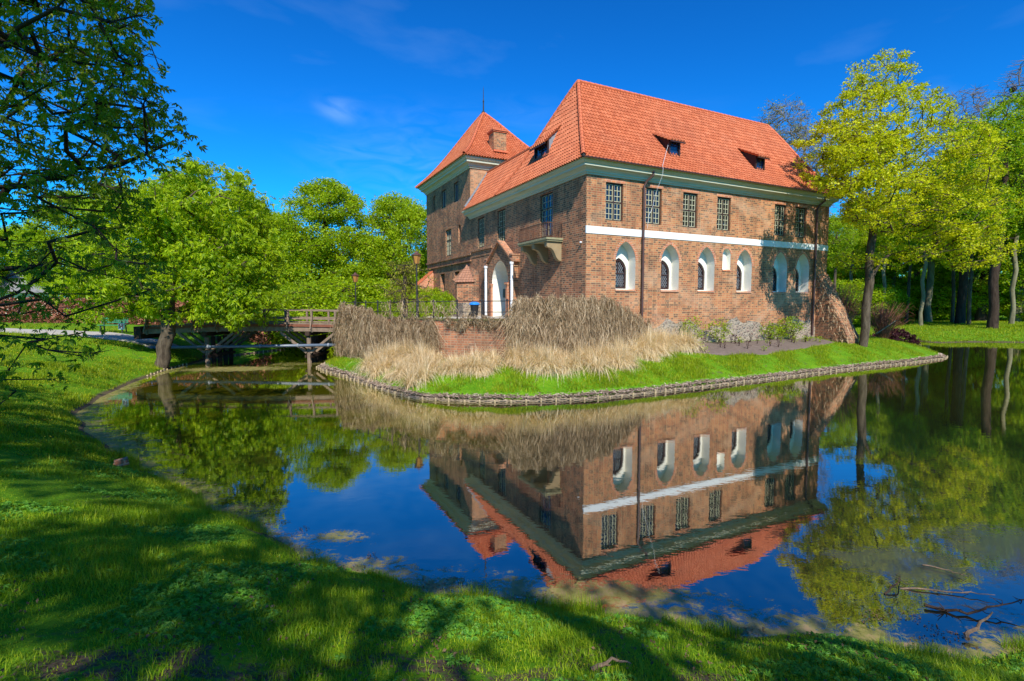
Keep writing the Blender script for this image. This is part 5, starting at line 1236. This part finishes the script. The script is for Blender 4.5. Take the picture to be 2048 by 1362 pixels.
creeper(5.0,5.95,([5,5.25,6],[3.56,3.3,2.30]),([5,6],[.9,1.0]),3000,.26,85,'dry creeper tapering down beside the stair railing',1.)
creeper(1.1,2.3,([1,2.3],[3.45,3.45]),([1,2.3],[2.7,2.6]),170,.10,86,'few dry stems tangled in the terrace railing')
# ------------------------------------------------------------------ reeds
def blades(base,az,L_,lean,w,mat,name,K=4,curl=1.,label=None,cat=None,jit=.0,r=None):
    n=len(base); s=np.linspace(0,1,K); dirh=np.stack([np.cos(az),np.sin(az),np.zeros(n)],1); side=np.stack([-np.sin(az),np.cos(az),np.zeros(n)],1)*w[:,None]
    pts=[]
    for k in range(K):
        a=lean*s[k]**1.0*curl; x=L_*s[k]*np.sin(a*.75); z=L_*s[k]*np.cos(a*.75); pts.append(base+dirh*x[:,None]+np.column_stack([np.zeros(n),np.zeros(n),z]))
    pts=np.stack(pts,1); tap=(1-s**1.5*.92)[None,:,None]; V=np.stack([pts-side[:,None]*tap,pts+side[:,None]*tap],2).reshape(-1,3); b=((np.arange(n)*K*2)[:,None]+(np.arange(K-1)*2)[None]).ravel(); F=np.stack([b,b+1,b+3,b+2],1)
    return link(name,mesh_np(name,V,F,mat),kind='stuff',label=label,cat=cat)
r=np.random.default_rng(101)
cl=[]; Pw=[np.array(q) for q in RW]+[np.array(RWE)]
for k in range(190):
    u=r.uniform(1.25,5.9); i=min(int(u),len(Pw)-2); A=Pw[i];B=Pw[i+1];d=(B-A)/np.linalg.norm(B-A); nn=np.array([d[1],-d[0]]); w_=np.interp(u,[1.25,1.8,2.6,3.2,4.2,5.3,5.9],[1.4,2.4,2.2,2.1,2.1,1.9,1.5]); cl.append(A+(B-A)*(u-i)+nn*r.uniform(.25,w_))
n_w=len(cl)
for k in range(22): t=r.uniform(); cl.append((1-t)*onz(775,738,.4)[:2]+t*onz(865,735,.55)[:2]+r.normal(0,.18,2))
for k in range(26): t=r.uniform(); cl.append((1-t)*onz(1290,706,.95)[:2]+t*onz(1372,696,1.15)[:2]+r.normal(0,.22,2))
for k in range(8): cl.append(onz(r.uniform(790,850),r.uniform(762,778),.2)[:2])
cl=np.array(cl); n=72000; j=r.integers(0,len(cl),n); b2=cl[j]+r.normal(0,.085,(n,2)); az=np.arctan2(b2[:,1]-cl[j][:,1],b2[:,0]-cl[j][:,0])+r.normal(0,.5,n); az=np.where(r.uniform(size=n)<.28,-math.pi/2+r.normal(0,.8,n),az)
bz_=height(b2[:,0],b2[:,1]); vig=r.choice([.5,.75,1.,1.3],len(cl))*r.uniform(.85,1.15,len(cl)); vig*=np.where((cl[:,0]>-3.2)&(cl[:,0]<-.3),.72,1); blades(np.column_stack([b2,bz_]),az,r.uniform(.30,1.0,n)*vig[j],np.abs(r.normal(1.2,.9,n)),r.uniform(.005,.012,n),M['reed'],'dry_reeds',5,1.35,'mass of dry straw coloured reeds at the foot of the terrace wall','reeds')
# ------------------------------------------------------------------ grass
def scatter(x0,x1,y0,y1,n,cond,r):
    x=r.uniform(x0,x1,n);y=r.uniform(y0,y1,n); h,dp,di=height(x,y,True); k=cond(x,y,h,dp,di); return x[k],y[k],h[k],dp[k],di[k]
def grass(name,x,y,h,L0,L1,w0,w1,mat,label,r,lean=.7,patch=.35):
    pn=1+patch*vnoise(x,y,1.6,17)+.25*vnoise(x,y,4.5,18); n=len(x); L_=r.uniform(L0,L1,n)*np.clip(pn,.35,1.9)
    blades(np.column_stack([x,y,h-.01]),r.uniform(0,6.28,n),L_,np.abs(r.normal(lean,.4,n)),r.uniform(w0,w1,n),mat,name,3,1.,label,'grass')
wallL=np.array([tuple(p) for p in RW]+[tuple(RWE),tuple(bl(3.75,0)[:2]),tuple(bl(LEN,0)[:2]),(30,60),(-9.5,60),(-9.3,30)])
r=np.random.default_rng(111)
bedp=np.array(bed)
def c1(x,y,h,dp,di): 
    P=np.column_stack([x,y]); return (di>.28)&(sdf(P,wallL)<0.05)&(sdf(P,bedp)<0)&(y<36)
x,y,h,dp,di=scatter(-11,30,17,36,620000,c1,r); 
k=r.uniform(size=len(x))<np.clip(1.15-(y-17)/26,.35,1); x,y,h=x[k],y[k],h[k]
grass('grass',x,y,h,.05,.14,.005,.011,M['grass'],'bright short grass on the castle island bank',r,.8,.7)
def c2(x,y,h,dp,di): return (dp>.08)&(y>8.5)&(x<-5)&(sdf(np.column_stack([x,y]),np.array(pth))<0)
x,y,h,dp,di=scatter(-34,-5,8.5,34,560000,c2,r); k=r.uniform(size=len(x))<np.clip(1.3-(y-8)/22,.25,1); x,y,h=x[k],y[k],h[k]
grass('grass',x,y,h,.05,.13,.005,.012,M['grass'],'sunlit grass slope on the left bank',r,.8,.6)
def c3(x,y,h,dp,di): return (dp>.02)&(y<9.8)&(np.abs(x)<y*1.08+1.2)
x,y,h,dp,di=scatter(-11.5,8.5,1.6,9.8,760000,c3,r)
bare_=vnoise(x,y,1.9,31)*.8+vnoise(x,y,5,32)*.5-.9*np.exp(-((x-.4)/2.6)**2-((y-3.1)/.8)**2); k=r.uniform(size=len(x))<np.clip(.9+.35*bare_,.25,1)*np.clip(1.3-y/16,.4,1); x,y,h=x[k],y[k],h[k]
grass('grass',x,y,h,.03,.085,.0018,.0045,M['grass_shore'],'shaded grass on the near bank in the foreground',r,.9,.7)
def c4(x,y,h,dp,di): return (dp>.1)&(x>18)&(y>30)
x,y,h,dp,di=scatter(20,75,38,80,200000,c4,r); grass('grass',x,y,h,.08,.2,.012,.03,M['grass'],'grass under the trees on the far right bank',r)
# tufts at the near waterline
x,y,h,dp,di=scatter(-9,6,3.8,11,500000,lambda x,y,h,dp,di:(np.abs(dp-.05)<.16)&(np.abs(x)<y*1.1+1),r); k=vnoise(x,y,3.2,55)>.35; x,y,h=x[k],y[k],np.maximum(h[k],-.04)
grass('shore_grass',x,y,h,.07,.20,.002,.004,M['grass_shore'],'longer grass tufts leaning over the near waterline',r,.6)
# low herbs
def herbs(name,x,y,h,sz,mat,label,r,lift=.03,shape=LEAF_P,ub=2.2):
    n=len(x); P=np.column_stack([x,y,h+r.uniform(.3,1.6,n)*lift]); rot=rotm(n,r,ub); V,F=place(*shape,P,rot,r.uniform(.6,1.3,n)*sz); link(name,mesh_np(name,V,F,mat),kind='stuff',label=label,cat='ground cover')
x,y,h,dp,di=scatter(-10,7,2,9.5,85000,lambda x,y,h,dp,di:(dp>.05)&(np.abs(x)<y*1.08+1),r); k=(vnoise(x,y,1.5,41)+.5*vnoise(x,y,5,42))>.15; herbs('low_herbs',x[k],y[k],h[k],.040,M['herb'],'low leafy ground cover between the grass in the foreground',r)
x,y,h,dp,di=scatter(-10,7,2,9.5,2600,lambda x,y,h,dp,di:(dp>.25)&(np.abs(x)<y*1.08+1)&((x<-1)|(y<3.4)),r); k=vnoise(x,y,1.3,43)>.3; herbs('small_flowers',x[k],y[k],h[k],.010,M['flower'],'tiny yellow flowers dotted over the near bank',r,.06)
x,y,h,dp,di=scatter(-6,7,1.6,5.5,9000,lambda x,y,h,dp,di:(dp>.2)&(np.abs(x)<y*1.08+1),r); k=(vnoise(x,y,1.9,31)*.8+vnoise(x,y,5,32)*.5-.9*np.exp(-((x-.4)/2.6)**2-((y-3.1)/.8)**2))<-.25; herbs('fallen_leaves',x[k],y[k],h[k],.030,M['dead_leaf'],'brown fallen leaves and litter on bare soil patches in the foreground',r,.02,LEAF_Q,1.5)
x,y,h,dp,di=scatter(-30,-8,10,30,6000,lambda x,y,h,dp,di:(dp>.5),r); herbs('small_flowers',x,y,h,.022,M['flower'],'tiny yellow flowers dotted over the left bank',r,.09)
# drifting water plants near the shore
x,y,h,dp,di=scatter(-8,8,4.6,9,60000,lambda x,y,h,dp,di:(dp<.0)&(dp>-.75),r); k=(vnoise(x,y,2.2,61)+.6*vnoise(x,y,7,62)+dp*1.1)>.35; herbs('floating_debris',x[k],y[k],np.full(k.sum(),.004),.022,M['dead_leaf'],'brown floating debris drifting along the near waterline',r,.004,LEAF_Q,14)
# ------------------------------------------------------------------ garden plants on the island
def shrub(name,u,v,d,h,w,label,mat,bark_m,seed,n=40,lv=26,ls=.09,cat='shrub',z=None,droop=None):
    q=atd(u,v,d); z=H1(q[0],q[1]) if z is None else z; a,b=tree_meshes('x',[(0,0,h*.58,w,w*.8,h*.48,1)],n,lv,ls,.12,[(0,0,-.1),(0,0,.08),(0,0,.2)],.03,mat,bark_m,seed,r_tip=.006,shell=.3,twig_ext=.15,droop=droop); return tree(name,(q[0],q[1],z),a,b,label,cat)
shrub('garden_shrub',1383,680,27.3,1.35,.62,'leafy green shrub against the stone plinth, left one of the pair',M['leaf_spring'],M['bark'],121,48,15)
shrub('garden_shrub',1437,682,27.9,1.30,.60,'leafy green shrub against the stone plinth, right one of the pair',M['leaf_spring'],M['bark'],122,42,13)
shrub('garden_shrub',1578,672,31.,1.45,.8,'dark shaded shrub against the plinth beside the far downpipe',M['leaf_dark'],M['bark_dark'],123,60,22)
shrub('garden_shrub',1540,680,30.6,1.0,.7,'dark low shrub in the maple shade left of the far downpipe',M['leaf_dark'],M['bark_dark'],124,46,18)
shrub('purple_bush',1790,655,46,1.9,1.9,'dark purple rounded bush on the far side of the island channel',M['leaf_purple'],M['bark_dark'],125,120,60,.14,'bush')
for i,(u,d,h,w,lab) in enumerate([(1680,34.5,3.2,1.5,'tangle of bare russet twigs between the buttress and the maple trunk'),(1765,38,2.6,1.6,'tangle of bare russet twigs right of the maple trunk'),(1645,36,2.6,1.1,'bare russet shrub leaning on the castle buttress')]):
    q=atd(u,670,d); r2=np.random.default_rng(130+i); m=MB(); zz=H1(q[0],q[1])
    for k in range(230):
        a=r2.uniform(0,6.28); L_=h*r2.uniform(.5,1.1); sp=w*r2.uniform(.1,1.1); c=Vector((math.cos(a)*.3*r2.uniform(),math.sin(a)*.3*r2.uniform(),-.05)); t_=Vector((math.cos(a)*sp,math.sin(a)*sp,L_)); mid=c.lerp(t_,.5)+Vector((0,0,L_*.16))+Vector(r2.normal(0,.06,3)); e=t_+Vector((math.cos(a)*.3,math.sin(a)*.3,-L_*.12)); m.tube([c,mid,t_,e],[.012,.010,.007,.003],3,False)
        for s_ in range(2): m.tube([mid,mid+Vector(r2.normal(0,.35,3))+Vector((0,0,.3))],[.006,.002],3,False)
    o=m.build('twig_bush',M['leaf_russet'],None,label=lab,cat='bush'); o.location=(q[0],q[1],zz)
# young plants standing in the bed
r=np.random.default_rng(140); pk=[]
def sprig(seed,mat,h,nn):
    r=np.random.default_rng(seed); m=MB(); 
    for k in range(nn): a=r.uniform(0,6.28); t_=Vector((math.cos(a)*.18,math.sin(a)*.18,1))*h*r.uniform(.6,1); m.tube([(0,0,-.02),tuple(t_*.5),tuple(t_)],[.008,.006,.003],3,False); 
    P=np.array([(r.normal(0,.07),r.normal(0,.07),r.uniform(.1,1)*h) for _ in range(34)]); V,F=place(*LEAF_Q,P,rotm(34,r,.5),r.uniform(.04,.09,34)); return m,mesh_np('leaves',V,F,mat)
variants=[(sprig(1,M['leaf_purple'],.5,4),'stem of a young reddish rose plant'),(sprig(2,M['leaf_spring'],.32,4),'young bright green plant'),(sprig(3,M['leaf_dark'],.26,5),'small dark green plant')]
protos=[]
for (m,lm),lab in variants:
    o=m.build('young_plant',M['bark_dark'],None); c=link('leaves',lm,o); protos.append([o,c,False])
labs=['young reddish plant in the bare soil bed below the sunny wall','young bright green plant in the bare soil bed below the sunny wall','small dark green plant in the bare soil bed below the sunny wall']
for k in range(34):
    s=rng.uniform(4.9,16.8); t=-rng.uniform(.6,1.9+ (0.8 if s<13 else 0)); p=bl(s,t); i=int(rng.choice(3,p=[.5,.25,.25])); o,c,used=protos[i]
    if used: o2=o.copy(); COL.objects.link(o2); c2_=c.copy(); COL.objects.link(c2_); c2_.parent=o2
    else: o2=o; protos[i][2]=True
    o2.location=(p[0],p[1],H1(p[0],p[1])); o2.rotation_euler=(0,0,rng.uniform(0,6)); s_=rng.uniform(.7,1.25); o2.scale=(s_,s_,s_); tag(o2,labs[i],'plant','young plants in the flower bed')
# fresh green clump in front of the creeper
q=onz(1150,705,.95); n=260; r=np.random.default_rng(150); b=np.column_stack([q[0]+r.normal(0,.25,n),q[1]+r.normal(0,.15,n),np.zeros(n)]); b[:,2]=height(b[:,0],b[:,1])
o=blades(b,r.uniform(0,6.28,n),r.uniform(.4,.95,n),np.abs(r.normal(.5,.3,n)),r.uniform(.008,.014,n),M['grass'],'leafy_clump',4,1.,'fresh green leaf clump growing through the dry creeper','plant'); o['kind']='thing'
# leaning pole by the purple bush
m=MB(); a=Vector(tuple(atd(1752,668,36))); b=Vector(tuple(atd(1792,641,37))); m.tube([a,b],.03,6); m.build('leaning_pole',M['bark_pale'],None,label='pale leaning pole beside the russet twigs near the water',cat='pole')
# brown clipped hedge in front of the low house
r=np.random.default_rng(160); n=26000; P=np.column_stack([r.uniform(-48,-17.5,n),r.uniform(36,38.5,n),r.uniform(0,1.75,n)]); P[:,2]+=height(P[:,0],P[:,1]); V,F=place(*LEAF_Q,P,rotm(n,r,.3),r.uniform(.10,.24,n)); link('clipped_hedge',mesh_np('clipped_hedge',V,F,M['leaf_russet']),label='long reddish brown hedge in front of the low house',cat='hedge')

# dry creeper clinging to the buttress
r=np.random.default_rng(170); n=380; ss=17.75+r.uniform(0,1.15,n); tt=r.uniform(0,1,n)**.8; y=-2.1*tt; z=5.3+(1.35-5.3)*tt; side=r.uniform(size=n)<.35; ss=np.where(side,17.70,ss); z=np.where(side,z-r.uniform(0,1.6,n)**1.3,z+.02)
B=np.array([bl(a,b-.03,max(c_,1.2)) for a,b,c_ in zip(ss,y,z)]); d=np.column_stack([r.normal(0,.3,n),-np.abs(r.normal(.3,.3,n)),-np.ones(n)*.6]); d/=np.linalg.norm(d,axis=1)[:,None]; L_=r.uniform(.1,.5,n)[:,None]; sd_=np.cross(d,[0,0,1.]); sd_/=np.linalg.norm(sd_,axis=1)[:,None]; w=r.uniform(.008,.02,n)[:,None]; lift=r.normal(0,.05,(n,3))
V=np.stack([B-sd_*w,B+sd_*w,B+d*L_+lift+sd_*w*.5,B+d*L_+lift-sd_*w*.5],1).reshape(-1,3)
link('dry_creeper',mesh_np('dry_creeper',V,np.arange(4*n).reshape(-1,4),M['creeper']),kind='stuff',label='dry creeper clinging to the sloping buttress at the far end of the sunny wall',cat='creeper')
